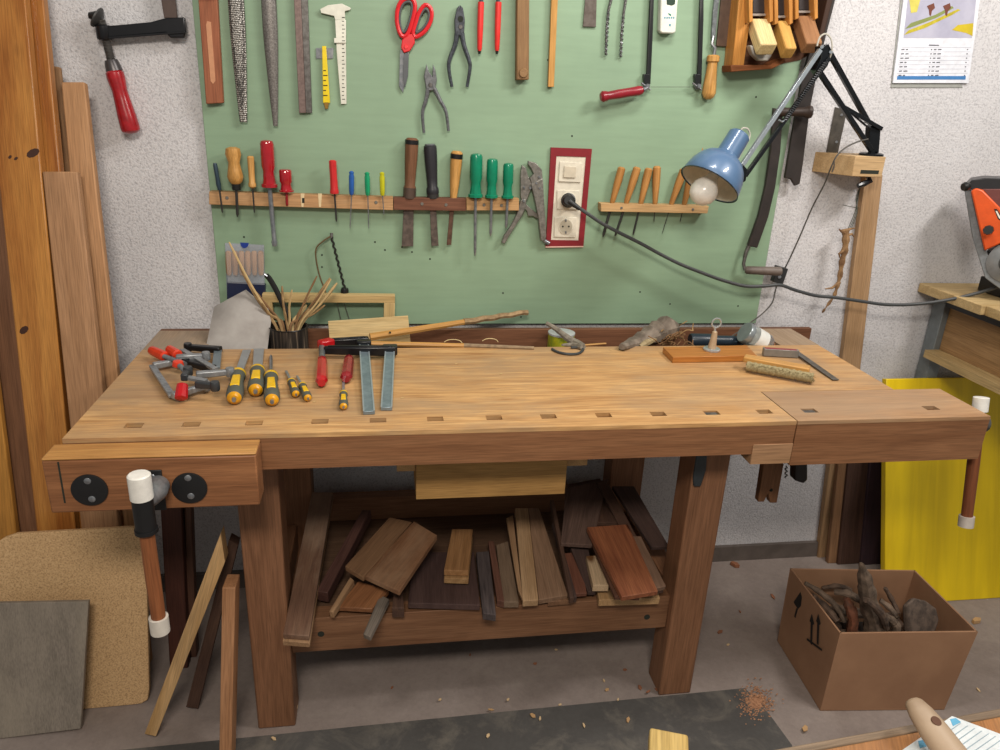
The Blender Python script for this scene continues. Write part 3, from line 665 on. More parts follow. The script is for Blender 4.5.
# drawknife and dark strips at the board's right edge
LEA = plain('dark_leather', '#2e2725', .6, c2='#231d1c', ns=25, nb=.2)
t = thing('drawknife', 'large drawknife with dark sheathed blade and grey-brown handle at the bottom', 'drawknife')
P = [(779, 108), (776, 150), (771, 185), (764, 215), (753, 246)]
mb = MB(); mb.prism([W(x - 5, y, .03) for x, y in P] + [W(x + 4.5, y + 2, .03) for x, y in reversed(P)], (0, .012, 0)); mb.axis = V((0, 0, 1))
part('sheath', mb, LEA, t, .002)
part('tang', MB().tube([W(749, 245, .024), W(746, 252, .024), W(743.5, 264, .026), W(745, 270, .03)], [.006, .0055, .005, .005], 8), IRON, t)
part('handle', MB().lathe(W(745, 270, .03), W(782, 271.5, .06), [(0, .008), (.05, .0115), (.3, .012), (.6, .0125), (.85, .013), (.97, .012), (1, .008)], 14), plain('grey_handle', '#6d625b', .5, c2='#564b45', ns=30), t)
part('handle', MB().lathe(W(779, 112, .03), W(813, 112, .06), [(0, .008), (.1, .012), (.5, .011), (.75, .0125), (.88, .0175), (.97, .015), (1, .009)], 14), plain('dark_handle', '#3c2f2a', .5), t)
mb = MB(); mb.prism([W(a, b, .022) for a, b in [(828, -10), (838, -10), (820, 60), (810, 110), (803, 165), (800, 184), (795, 186), (791, 179), (785, 178), (793, 130), (803, 75)]], (0, .01, 0)); mb.axis = V((0, 0, 1))
solo('leather_sheath', mb, LEA, 'long dark flat strip with tapered lower end, behind the lamp arm', 'sheath', None, .002)
# metal angle under the planes
t = thing('wall_bracket', 'dark grey steel bracket screwed to the white wall above the wooden block', 'bracket')
def WW(px, py, dy=0.0): return at(px, py, 'y', WY - dy)
def wwp(px, d0, d1):
    mb = MB(); mb.prism([WW(a, b, d1) for a, b in px], (0, d1 - d0, 0)); return mb
part('plate', wwp([(836, 107), (847, 111), (838, 153), (827, 152)], .0005, .006), plain('bracket_steel', '#5b5650', .5, .6, c2='#4a4641', ns=60), t, .0005)
for x, y in ((841.5, 115), (836.5, 142)): part('screw_head', MB().lathe(WW(x, y, .006), WW(x, y, .0085), [(0, .0042), (1, .003)], 12), STEEL, t)
solo('wooden_post', wwp([(866, 172), (883, 175), (838, 562), (817, 565)], .0008, .022), wood('#b8956f', '#9c7952', .7), 'long light wooden batten leaning against the wall behind the bench', 'batten', None, .002)
# block bracket that carries the lamp
t = thing('lamp_shelf_block', 'small light wooden block on the wall that carries the desk lamp', 'block')
ZB = 1.368
f_ = [(1.224, .7145), (1.277, .60), (1.367, .60), (1.40, .7145)]
mb = MB(); mb.prism([(x, y, ZB) for x, y in f_], (0, 0, -.054)); mb.axis = V((1, 0, 0))
part('block', mb, wood('#cbab7e', '#b08e60', 1), t, .0015)
part('slot', MB().box((1.30, .5996, ZB - .046), (1.355, .602, ZB - .036)), hm, t)
# desk lamp
LB = plain('lamp_black', '#15181c', .25, .5)
LS = plain('lamp_silver', '#9aa3ab', .2, .8)
LBL = plain('lamp_blue', '#4d6b8f', .38, .1, c2='#446182', ns=5, coat=.5)
t = thing('desk_lamp', 'blue balanced-arm desk lamp clamped to the wooden block on the wall', 'lamp')
by = .63
def L(px, py, y): return at(px, py, 'y', y)
part('base', MB().lathe(V((1.345, .635, ZB)), V((1.345, .635, ZB + .008)), [(0, .032), (.7, .032), (1, .026)], 24), LB, t)
piv = L(874, 143, .635)
part('post', MB().lathe(V((1.345, .635, ZB + .008)), V((1.345, .635, piv.z)), [(0, .01), (1, .01)], 12), LB, t)
part('bracket', slab(MB(), quad([(870, 127), (874, 123), (881, 130), (879, 154), (873, 150), (869, 143)], 'y', .625), .022), LB, t, .002)
part('lower_arm', MB().bar(L(829, 52, .55), L(868, 122, .625), .012, .012, (0, 1, 0)), LB, t, .001)
part('lower_arm', MB().bar(L(818, 70, .55), L(871, 150, .625), .012, .012, (0, 1, 0)), LB, t, .001)
part('link', MB().bar(L(844, 107, .60), L(882, 129, .62), .01, .006, (0, 1, 0)), LB, t, .001)
part('spring', MB().tube([L(850, 112, .6) + (L(871, 130, .61) - L(850, 112, .6)) * (k / 90) + V((math.cos(k * 1.3) * .0045, math.sin(k * 1.3) * .0045, 0)) for k in range(91)], .0011, 5), LB, t)
part('elbow', slab(MB(), quad([(821, 46), (829, 44), (833, 52), (828, 66), (820, 76), (816, 70), (821, 58)], 'y', .535), .03), LB, t, .002)
for x, y in ((831, 52), (819, 71), (822, 47)): part('pivot_nut', MB().lathe(L(x, y, .53), L(x, y, .535), [(0, .004), (1, .005)], 10), LS, t)
e0, e1 = L(820, 50, .535), L(738, 171, .47)
part('upper_arm', MB().bar(e0, e1, .011, .011, (0, 1, 0)), LS, t, .001, label='silver upper arm rod')
e2, e3 = L(829, 58, .535), L(745, 176, .47)
part('upper_arm', MB().bar(e2, e3, .010, .010, (0, 1, 0)), LB, t, .001)
s0, s1 = L(826, 62, .52), L(785, 120, .50)
part('spring', MB().tube([s0 + (s1 - s0) * (k / 150) + V((math.cos(k * 1.25) * .0052, math.sin(k * 1.25) * .0052, 0)) for k in range(151)], .0012, 5), plain('spring', '#4a4c50', .35, .8), t)
part('spring_hook', MB().tube([s1, L(782, 122, .49), L(779, 120, .485)], .002, 6), LS, t)
part('head_joint', slab(MB(), quad([(737, 168), (743, 164), (748, 170), (746, 181), (741, 184), (736, 180)], 'y', .462), .022), LB, t, .002)
part('joint_knob', MB().lathe(L(741, 178, .455), L(741, 178, .47), [(0, .006), (.5, .008), (1, .008)], 14), LB, t)
part('arm_wire', MB().tube(smooth([L(817, 46, .53), L(820, 37, .53), L(826, 34, .53), L(831, 39, .53), L(832, 50, .53), L(829, 60, .54)]), .0022, 6), plain('wire_grey', '#b3b0a6', .5), t)
# shade
ax_px = (L(738, 138, .49), L(708, 186, .44))
axd = (ax_px[1] - ax_px[0]).normalized(); N0 = ax_px[0]
vr = (L(709.5, 184, .45) - CP).normalized(); d2 = rt * -30 - up * 49; d2 = (d2 - vr * d2.dot(vr)).normalized()
axd = (d2 * math.cos(.37) - vr * math.sin(.37)).normalized()
R_ = .076
rimc = L(709.5, 184, .45); N0 = rimc - axd * .145
def prof_tube(Lp, name, mat, parent, hint=(0, 1, 0), **k):
    mb = MB(); mb._lathe(N0, N0 + axd, Lp, 36, 1.0, hint, False); return part(name, mb, mat, parent, **k)
outer = [(0, .0), (0, .024), (.004, .0275), (.06, .0285), (.062, .031), (.066, .036), (.075, .05), (.09, .062), (.11, .0705), (.13, .075), (.145, .077)]
inner = [(.145, .0745), (.13, .0725), (.11, .068), (.09, .0595), (.078, .049), (.07, .034), (.07, 0)]
sh = prof_tube(outer + [(.146, .0765), (.145, .0745)], 'lamp_shade', LBL, t)
prof_tube(inner, 'shade_lining', plain('lining', '#d8d3c4', .4), sh)
prof_tube([(.1445, .0772), (.1475, .0785), (.1475, .0765), (.1445, .0755)], 'shade_rim', LB, sh)
part('yoke', MB().tube(smooth([L(741, 172, .47), N0 + axd * .07 + V((.03, .02, .02)), N0 + axd * .05 + V((.026, 0, .004))]), .005, 8), LB, t)
bc = N0 + axd * .122
mb = MB(); dn = axd * .028 + V((-.006, 0, -.006)); mb._lathe(N0 + axd * .07 + dn, N0 + axd * 1.07 + dn, [(0, .013), (.02, .014), (.035, .024), (.052, .0335), (.066, .0345), (.08, .030), (.09, .02), (.096, .008), (.0965, 0)], 24, 1, (0, 0, 1), False)
part('bulb', mb, plain('frosted_bulb', '#e6e3dc', .2), t)
part('neck_wire', MB().tube(smooth([N0 + V((0, 0, -.002)), N0 + V((.004, 0, .014)), N0 + V((.02, 0, .012)), N0 + V((.026, 0, -.01)), L(738, 160, .47), L(741, 168, .468)]), .0022, 6), plain('wire_grey', '#b3b0a6', .5), t)
# lamp flex, its switch
t = thing('flex_cable', 'thin grey lamp flex with dark inline switch hanging down to the bench', 'cord')
pts = [L(868, 139, .61), L(857, 142, .60), L(845, 148, .59), L(836, 157, .585), L(830, 170, .59), L(824, 185, .61), L(812, 208, .64), L(800, 236, .66), L(790, 258, .68), L(785, 268, .69)]
part('cord', MB().tube(smooth(pts), .0021, 6), plain('cord_grey', '#4a4743', .6), t)
part('cord', MB().tube(smooth([L(777, 284, .69), L(775, 292, .68), L(772, 303, .66), L(762, 314, .64), L(750, 323, .62), L(738, 332, .60), L(724, 341, .58), L(712, 345, .57)]), .0021, 6), plain('cord_grey', '#4a4743', .6), t)
part('cord_loop', MB().tube(smooth([L(834, 160, .584), L(834, 167, .583), L(832, 172, .583), L(834, 166, .58)]), .0016, 6), plain('cord_grey', '#4a4743', .6), t)
sw = part('switch', slab(MB(), quad([(778, 266), (788.5, 269), (783, 285), (773, 282)], 'y', .672), .02), plain('switch_black', '#2a2b2c', .4), t, .002)
part('screw_head', MB().lathe(L(779.5, 277, .672), L(779.5, 277, .669), [(0, .0055), (1, .0045)], 12), STEEL, sw)
# wire and dried root hanging from the block
t = thing('dried_root', 'dried twisted root hanging on wires from the wooden block beside the batten', 'root')
ROOT = plain('root_brown', '#9c7b55', .8, c2='#6a4c31', ns=40, nb=.5)
part('root', MB().tube(smooth([L(845, 229, .655), L(846, 238, .65), L(845, 250, .65), L(842, 262, .65), L(840, 276, .65), L(837, 287, .65), L(834, 296, .65), L(827, 306, .65), L(822, 313, .65)]), [.0115 - .0095 * (i / 32) + .0018 * math.sin(i * 1.7) for i in range(33)], 7), ROOT, t)
for P in ([(845, 232), (850, 229), (855, 228)], [(845, 233), (841, 231), (839, 229)], [(844, 250), (839, 254), (840, 258)], [(840, 282), (832, 288), (825, 289)], [(845, 236), (852, 234), (854, 237)]):
    part('twig', MB().tube([L(a, b, .648) for a, b in P], [.005, .0035, .0015], 6), ROOT, t)
for k in range(3): part('hanging_wire', MB().tube(smooth([L(862 + k * .6, 182, .65), L(858 - k, 197, .66), L(855 + k * 1.2, 212, .655), L(848 + k * 1.5, 229, .652)]), .0011, 5), plain('wire_dark', '#50554c', .5, .5), t)
part('cross_wire', MB().tube([L(843, 205, .66), L(852, 207, .655), L(859, 208, .655)], .001, 5), plain('wire_dark', '#50554c', .5, .5), t)
t = thing('lamp_clamp_screw', 'black clamp screw showing under the wooden lamp block', 'clamp screw')
part('hook', MB().tube([L(868, 176, .62), L(870, 181, .62), L(863, 184, .61), L(858, 186, .61)], [.006, .008, .009, .007], 8), LB, t)
# calendar
t = thing('wall_calendar', 'paper wall calendar with a mountain picture at the top right of the wall', 'calendar')
PAP = plain('paper', '#dcdfe8', .7)
def cal(px, d0, d1, mat, name, par=None): return part(name, wwp(px, d0, d1), mat, par or t)
cal([(904, -3), (980.5, -3), (968.5, 83), (893, 83)], .003, .007, PAP, 'page')
cal([(901, -3), (905, -3), (963, 87.5), (891, 87.5)], .001, .0025, plain('paper_back', '#9a9c98', .7), 'back_page')
cal([(908, -3), (976.5, -3), (972, 38), (903.5, 38)], .0071, .0074, plain('cal_sky', '#b4b4c6', .6, c2='#a3a3b8', ns=14), 'picture')
cal([(904, 35), (909, 30), (930, 22), (958, 9), (960.5, 10), (952, 15), (925, 28)], .0075, .0078, plain('cal_olive', '#a79a1c', .6, c2='#c5b83a', ns=60), 'picture_hill')
cal([(905, 29), (911, 23), (935, 15), (952, 6), (954, 8), (936, 18), (912, 27)], .0075, .0078, plain('cal_green', '#7f8a4e', .6), 'picture_meadow')
cal([(909, -3), (921, -3), (917, 12), (911, 13)], .0075, .0078, plain('cal_yellow', '#c9c05a', .6), 'picture_light')
cal([(952, 30), (958, 25), (973.5, 23), (972.5, 36), (966, 33)], .0075, .0078, plain('cal_yellow2', '#c2ad22', .6), 'picture_slope')
for x in (930, 946): cal([(x - 3, 6), (x + 4, 3), (x + 5, 8), (x + 2, 11), (x + 1, 16), (x - .5, 15), (x - 1, 10)], .0079, .0082, plain('cal_brown', '#6e3c2e', .6), 'picture_animal')
cal([(897.5, 76), (966, 76), (965.5, 79.6), (897, 79.6)], .0071, .0075, plain('cal_blue', '#3f79b5', .6), 'blue_bar')
INK = plain('ink', '#5b5d68', .7)
for i in range(7):
    y = 47.3 + i * 4.3
    cal([(902 - i * .85, y), (971.3 - i * .6, y), (971.3 - i * .6, y + .35), (902 - i * .85, y + .35)], .0071, .0074, plain('rule_line', '#b3b6c2', .7), 'ruled_line')
    for x0, w_ in ((901.5 - i * .5, 3), (906 - i * .5, 2 + i % 3), (931 - i * .5, 1.2), (934 - i * .5, 2.5), (938 - i * .5, 3.5), (967 - i * .5, 1.2)):
        cal([(x0, y + 1.8), (x0 + w_, y + 1.6), (x0 + w_, y + 2.7), (x0, y + 2.9)], .0071, .0074, INK, 'print')
cal([(929, 44.5), (939, 44.8), (939, 45.9), (929, 45.7)], .0071, .0074, INK, 'print')
# clamp on the wall at the top left
CLB = plain('clamp_black', '#17181c', .3, .4)
CRED = plain('clamp_red', '#a51620', .25, c2='#8c0f18', ns=50, coat=.3)
t = thing('wall_clamp', 'bar clamp with black arm and long red handle hanging on the wall at the left', 'clamp')
part('bar', wwp([(158, -20), (173, -20), (177, 18), (164, 18)], .02, .03), plain('bar_brown', '#51433e', .45, .7), t, .001)
part('arm', wwp([(106, 26), (150, 22), (165, 18), (184, 17), (186, 32), (184, 38), (170, 38), (166, 33), (106, 38)], .014, .034), CLB, t, .003)
part('arm_rib', wwp([(108, 36.5), (184, 31), (186, 33), (108, 39)], .034, .038), CLB, t, .001)
part('screw_boss', MB().lathe(WW(103, 25, .024), WW(105, 40, .024), [(0, .0145), (.1, .017), (.9, .017), (1, .015)], 16), CLB, t)
part('swivel_pad', MB().lathe(WW(96.5, 17, .024), WW(101, 20, .024), [(0, .0245), (.3, .024), (1, .012)], 18), plain('pad', '#3a3a3a', .5, .3), t)
part('pad_tip', MB().lathe(WW(89, 15.5, .024), WW(96, 16.5, .024), [(0, .007), (1, .012)], 12), DARKM, t)
q0, q1 = WW(101, 20, .024), WW(112, 64, .024)
part('spindle', MB().lathe(q0, q1, [(i / 60, .0085 if i % 2 else .0102) for i in range(61)], 12), IRON, t)
part('collar', MB().lathe(WW(111, 60, .024), WW(114.5, 71, .024), [(0, .014), (.3, .0165), (1, .019)], 16), plain('collar', '#4d4a4c', .35, .8), t)
part('handle', MB().lathe(WW(114, 71, .026), WW(132, 134, .03), [(0, .017), (.03, .0205), (.1, .021), (.3, .0175), (.45, .0185), (.7, .0215), (.9, .0225), (.95, .021), (.98, .016), (.995, .009), (1, .003)], 12), CRED, t)

# ------------------------------------------------------------------ things in and behind the tray
t = thing('chisel_pouch', 'clear plastic pouch of small wooden-handled carving tools hanging at the left of the board', 'tool set')
gl, n, l, b = nt('clear_plastic'); b.inputs['Base Color'].default_value = (.85, .88, .92, 1); b.inputs['Roughness'].default_value = .25; b.inputs['Alpha'].default_value = .1
part('pouch', wprism([(225, 243), (264, 245), (264.5, 285), (228, 283)], .022, .0228), gl, t)
part('pouch_back', wprism([(225, 243), (264, 245), (265, 298), (227, 297)], .0005, .0015), plain('pouch_back', '#7d8791', .35), t)
part('blade_sleeve', wprism([(227, 283), (265, 285), (265, 300), (227, 299)], .0016, .02), plain('navy', '#1c2440', .4), t)
part('hang_tab', wprism([(240, 242.5), (249, 243), (248, 246), (246, 248), (243, 248), (241, 246)], .0229, .024), plain('tab_blue', '#1f3a8c', .3), t)
for i in range(6):
    x = 228.5 + i * 6.4; part('tool_handle', MB().lathe(W(x, 251, .012), W(x + .5, 275, .012), [(0, .005), (.06, .0078), (.5, .0082), (.9, .007), (1, .005)], 10), wood('#b18863', '#94693f'), t)
# small frame saw hanging
t = thing('piercing_saw', 'small old wire-frame saw with twisted dark bar hanging low on the green board', 'saw')
part('frame', MB().tube(smooth([W(331, 236, .015), W(322, 242, .015), W(316, 249, .015), (W(316.5, 262, .015)), W(320, 277, .015), W(325, 290, .015), W(326, 298, .015)]), .0022, 6), plain('old_brass', '#6b5a3f', .5, .6), t)
a, b_ = W(331.5, 237, .015), W(345, 290, .015)
part('twisted_bar', MB().tube([a + (b_ - a) * (k / 60) + V((math.cos(k * .9) * .0018, 0, 0)) for k in range(61)], .003, 6), plain('bar_dark', '#22221f', .5, .5), t)
part('grip', MB().lathe(W(345, 288, .015), W(344, 296, .015), [(0, .009), (.3, .011), (1, .010)], 12), DARKM, t)
part('hook', MB().lathe(W(331.5, 233, .012), W(331.5, 238, .015), [(0, .0045), (1, .0035)], 8), IRON, t)
for x0, x1 in ((336.5, 340.5), (343, 349)): part('lower_wire', MB().tube([W(x0, 300, .014), W(x1, 319, .014)], .0012, 5), IRON, t)
# pale frame, board, sheet, tin with twigs
FRM = wood('#cdb27a', '#b3935a', .9)
t = thing('picture_frame', 'pale square-cornered wooden frame leaning on the green board behind the bench', 'frame')
part('top_bar', slab(MB(), quad([(262, 294), (395, 295.5), (395, 303), (262, 302.5)], 'y', .66), .022), FRM, t, .001)
part('side_bar', slab(MB(), quad([(384, 303), (395, 303), (394, 345), (383, 345)], 'y', .66), .022), FRM, t, .001)
part('side_bar', slab(MB(), quad([(262, 302.5), (272, 302.5), (275, 345), (265, 345)], 'y', .66), .022), FRM, t, .001)
t = solo('pale_board', slab(MB(), [at(328, 321, 'y', .63), at(408, 315.5, 'y', .63), at(411, 346, 'y', .60), at(330, 348, 'y', .60)], .012), wood('#d2b983', '#bb9d64', .8), 'pale blank wooden board leaning in front of the pale wooden frame', 'board', None, .001)
mb = MB(); P = [at(245.6, 290, 'y', .60), at(214, 307, 'y', .60), at(205, 352, 'y', .53), at(267, 352, 'y', .53), at(271, 321, 'y', .57), at(268, 309, 'y', .585)]
cen = sum(P, V((0, 0, 0))) / 6 + V((0, -.015, 0)); top_ = P + [cen]; n_ = V((0, .004, 0))
fs = [(i, (i + 1) % 6, 6) for i in range(6)] + [(13, 7 + (i + 1) % 6, 7 + i) for i in range(6)] + [(i, 7 + i, 7 + (i + 1) % 6, (i + 1) % 6) for i in range(6)]
mb.add(top_ + [p + n_ for p in top_], fs); mb.axis = V((1, 0, 0))
solo('leather_offcut', mb, plain('grey_sheet', '#a8a4a0', .8, c2='#98938f', ns=18, nb=.15), 'irregular pale grey sheet propped up at the left rear of the bench', 'sheet', sharp=60)
def striped():
    m, n, l, b = nt('bark_tin'); v = coords(n, l, (4, 60, 60)); f = noise(n, l, v, 1, 5, 1.2)
    l.new(ramp(n, l, f, [(.42, rgb('#1e1b1a')), (.56, rgb('#4c443d')), (.68, rgb('#94826b'))]), b.inputs['Base Color']); b.inputs['Roughness'].default_value = .6; return m
t = thing('tin_can', 'dark patterned tin standing in the bench tray, full of dry twigs', 'tin')
tc = at(290, 349, 'y', .575); tz = H - .06
ztin = at(290, 326, 'y', .575).z
mb = MB(); mb._lathe(V((tc.x, .575, tz)), V((tc.x, .575, ztin)), [(0, .047), (.03, .048), (.97, .048), (1, .0495), (1, .046), (.1, .045), (.1, 0)], 28, 1, (1, 0, 0), False); mb.axis = V((0, 0, 1))
part('can', mb, striped(), t)
mb = MB(); mb._lathe(V((tc.x, .575, ztin - .002)), V((tc.x, .575, ztin + .001)), [(0, .0492), (.5, .0505), (1, .0492)], 28, 1, (1, 0, 0), False); part('rim', mb, DARKM, t)
TW = [plain('twig_a', '#a2845a', .8, c2='#7e6340', ns=50), plain('twig_b', '#c3a878', .8), plain('twig_c', '#7c5c3c', .8)]
TL = ['longest pale twig, slanting far left out of the dark tin', 'brown twig just below the longest pale one, slanting left', 'lower left brown twig ending behind the grey sheet', 'dark brown twig slanting left between two lighter ones', 'upright brown twig just right of the bent iron bar', 'pale upright twig second right of the bent iron bar', 'tallest dark twig on the right side of the tin', 'brown twig slanting right, second tallest of the right fan', 'thick twig slanting furthest right out of the tin', 'brown twig inside the right fan below the thick one', 'pale thin twig at the top of the right fan', 'lowest twig of the right fan, ending near the frame', 'broad pale split twig standing short in the dark tin', 'dark brown twig in the middle of the right fan', 'short dark twig at the lower left of the tin', 'brown twig low on the left beside the grey sheet', 'short dark twig in the centre of the tin', 'thin brown twig leaning slightly right of the tin centre']
tips = [(229, 242, 1, .003), (240, 267, 0, .0028), (262, 300, 0, .0035), (256, 292, 2, .003), (282, 286, 0, .0032), (292, 290, 1, .003), (317, 276, 2, .0025), (330, 278, 0, .003), (337, 283, 1, .0035), (334, 288, 0, .003), (331, 279, 1, .0025), (325, 305, 0, .003), (306, 305, 1, .0045), (324, 290, 2, .003), (268, 318, 2, .003), (262, 303, 0, .003), (299, 312, 2, .003), (310, 296, 0, .0022)]
for i, (px, py, k, r_) in enumerate(tips):
    base = V((tc.x + (px - 290) / 60 * .03 * -1 * .3 + random.uniform(-.012, .012), .575 + random.uniform(-.02, .02), tz + .01))
    e = at(px, py, 'y', .60 + .03 * ((i * 7) % 5 - 2) / 2)
    rim = V((tc.x + max(-.035, min(.035, (px - 290) / 50 * .035)), .575 + random.uniform(-.02, .02), ztin + .004))
    nn = (e - rim).normalized()
    mid = rim + (e - rim) * .5 + V((random.uniform(-.006, .006), 0, random.uniform(-.004, .004)))
    solo('dry_twig', MB().tube(smooth([base, rim, mid, e]), [r_ * 1.15] * 7 + [r_] * 5 + [r_ * .6], 6), TW[k], TL[i], 'twig', 'twigs in the dark tin')
t = thing('bent_iron_bar', 'black curved flat iron bar standing in the tin among the twigs', 'iron bar')
part('bar', MB().tube(smooth([V((tc.x + .01, .59, tz + .02)), at(290, 322, 'y', .60), at(280, 298, 'y', .61), at(271, 281, 'y', .615), at(266, 275, 'y', .615)]), .007, 8, .5), DARKM, t)
part('tip', MB().tube([at(267, 276, 'y', .615), at(264.5, 273.5, 'y', .615)], .0065, 8, .5), STEEL, t)
solo('black_box', MB().box((tc.x - .075, .60, H - .06), (tc.x - .052, .65, at(278, 322, 'y', .60).z)), BLK, 'narrow black box standing between the grey sheet and the tin', 'box', None, .002)
# long sticks in the tray
t = thing('carved_stick', 'long carved yellow stick with twisted grey-brown end resting up against the board', 'stick')
a, b_, c_ = at(370, 337, 'y', .56), at(464, 322, 'y', .62), at(528, 312, 'y', .66)
part('carved_end', MB().tube([a, (a + b_) / 2, b_], [.0105, .0095, .008], 8), LW2, t)
d_ = c_ - b_
part('twisted_end', MB().tube([b_ + d_ * (k / 20) + V((0, math.sin(k * 1.1) * .001, math.cos(k * 1.1) * .0012)) for k in range(21)], [.009 - .0015 * (k / 20) for k in range(21)], 6), plain('twist', '#a58a66', .8, c2='#7d6547', ns=60, nb=.5), t)
part('knot', MB().ball(at(390, 332.5, 'y', .562), .003, 8, 6), hm, t)
t = thing('peeled_stick', 'long thin peeled stick lying level along the back edge of the bench', 'stick')
a, b_, c_ = at(371, 343.5, 'z', H + .004), at(464, 345.5, 'z', H + .004), at(534, 348, 'z', H + .004)
for p in (a, b_, c_): p.y = max(p.y, .47)
part('peeled_end', MB().tube([a, b_], [.007, .006], 8), LW2, t)
part('bark_end', MB().tube([b_, c_], [.0062, .0045], 8), plain('bark_grey', '#9a8468', .8, c2='#7d6a53', ns=60, nb=.4), t)
for (px, py, s_, w_) in ((453, 343, 1, 9), (490, 342, -1, 8)):
    solo('wood_shaving', MB().tube(smooth([at(px + w_ * math.cos(a_ * .7), py - abs(3.5 * math.sin(a_ * .7)) * 1, 'y', .57) for a_ in range(6)]), .0012, 5), plain('shaving', '#dcc48f', .7), '%s curled wood shaving by the long peeled stick' % ('left' if s_ > 0 else 'right'), 'wood shaving', 'shavings along the back stick')
solo('thin_rod', MB().tube([at(548, 348, 'y', .60), at(606, 343.5, 'y', .63)], .003, 6), LW2, 'short thin pale stick lying in the tray right of the yellow tin', 'stick')
# yellow tin, branch
t = thing('yellow_tin', 'small yellow-green tin with pale lid in the tray at the middle of the bench', 'tin')
c0 = at(561, 340, 'y', .60); zt = at(561, 336, 'y', .58).z
part('can', MB().lathe(V((c0.x, .60, H - .06)), V((c0.x, .60, zt)), [(0, .036), (.02, .037), (.98, .037), (1, .036)], 28), plain('tin_yellow', '#b8b320', .4, c2='#7c8a2a', ns=60), t)
part('lid', MB().lathe(V((c0.x, .60, zt)), V((c0.x, .60, zt + .006)), [(0, .038), (.8, .038), (1, .035)], 28), plain('tin_lid', '#bfc3c4', .35, .4), t)
t = thing('forked_branch', 'short pale forked branch lying over the rear edge beside the yellow tin', 'branch')
BR = plain('branch_bark', '#8d8578', .85, c2='#635c52', ns=50, nb=.5)
part('stem', MB().tube(smooth([at(546, 323, 'y', .56), at(556, 329, 'y', .55), at(566, 337, 'y', .53), at(575, 343, 'y', .52), at(583, 347, 'z', H + .009)]), [.006, .006, .006, .007, .007, .008, .008, .009, .010, .010, .011, .012, .012, .013, .012, .011, .008], 8), BR, t)
part('fork', MB().tube(smooth([at(583, 347, 'z', H + .009), at(572, 345, 'y', .51), at(562, 345, 'y', .50)]), [.009, .009, .009, .008, .007, .006, .005, .004, .003], 8), BR, t)
solo('cable_loop', MB().tube(smooth([at(552, 349, 'z', H + .004), at(558, 352, 'z', H + .004), at(568, 354, 'z', H + .004), at(578, 353.5, 'z', H + .004), at(583, 350, 'z', H + .004), at(580, 347.5, 'z', H + .004), at(571, 347.5, 'z', H + .004)]), .0035, 8), CAB, 'short black loop of cable on the bench in front of the yellow tin', 'cable')
# driftwood, roots, dark tube
t = thing('driftwood', 'grey weathered driftwood piece lying across the rear of the bench', 'driftwood')
DW = plain('driftwood', '#85796d', .85, c2='#5d5349', ns=28, nb=.7)
part('trunk', MB().tube(smooth([at(622, 347, 'z', H + .012), at(634, 343, 'y', .53), at(646, 338, 'y', .55), at(657, 332, 'y', .57), at(667, 327, 'y', .58), at(676, 328, 'y', .60)]), [.010 + .026 * math.sin(min(1, i / 15) * 1.6) * (1 + .18 * math.sin(i * 2.1)) for i in range(18)] + [.026, .02, .012], 9, .8), DW, t)
part('stub', MB().tube([at(640, 347, 'y', .51), at(648, 342, 'y', .52), at(658, 338, 'y', .54)], [.008, .010, .005], 7), plain('stub_pale', '#9d8c6a', .8), t)
t = thing('root_cluster', 'bundle of thin tangled brown roots lying next to the driftwood', 'roots')
rr = random.Random(3)
for k in range(26):
    p = at(rr.uniform(664, 690), rr.uniform(332, 347), 'y', .55 + rr.uniform(-.03, .03)); P = [p]
    for q in range(4): P.append(P[-1] + V((rr.uniform(-.02, .02), rr.uniform(-.02, .02), rr.uniform(-.014, .016))))
    for q in P: q.z = max(q.z, H - .03)
    part('root', MB().tube(smooth(P, 3), .0016, 5), TW[2] if k % 3 else TW[0], t)
a, b_ = at(690, 340, 'y', .57), at(742, 341, 'y', .57)
t = thing('dark_tube', 'dark blue-black tube lying in the bench tray behind the orange board', 'tube')
part('tube', MB().lathe(a, b_, [(0, .017), (.02, .019), (.4, .019), (.42, .0145), (1, .0145)], 18), plain('tube_blue', '#22303c', .35), t)
# orange board with round stand
OB1, n, l, b = None, None, None, None
P = [at(663, 347, 'z', H + .017), at(673, 357, 'z', H + .017), at(757, 355.5, 'z', H + .017), at(747, 345, 'z', H + .017)]
solo('oiled_board', MB().prism(P, (0, 0, -.0165)), wood('#c17f33', '#9d5d1e', 1, .35), 'small orange oiled board lying at the right rear of the bench top', 'board', None, .0015)
t = thing('candle_stand', 'small round metal stand with wooden stem and glass knob on the orange board', 'stand')
bz = H + .0175; c0 = at(711.5, 350, 'z', bz)
part('base_disc', MB().lathe(c0, c0 + V((0, 0, .006)), [(0, .0225), (.7, .0225), (1, .020)], 28), plain('chrome', '#b9bdbf', .15, .95), t)
zt = at(713, 331, 'y', c0.y).z
part('stem', MB().lathe(c0 + V((0, 0, .006)), V((c0.x + .002, c0.y, zt)), [(0, .011), (.3, .0095), (.7, .008), (.95, .0065), (1, .004)], 16), plain('stem_tan', '#b9a184', .3, .3), t)
mb = MB(); kc = at(716.5, 323, 'y', c0.y)
part('knob_ring', MB().tube([kc + V((math.cos(a_ * .42) * .0125, 0, math.sin(a_ * .42) * .0125)) for a_ in range(16)], .0024, 8, cap=False), plain('chrome', '#b9bdbf', .15, .95), t)
part('knob_neck', MB().tube([V((c0.x + .002, c0.y, zt - .002)), kc - V((.003, 0, .012))], .003, 8), plain('chrome', '#b9bdbf', .15, .95), t)
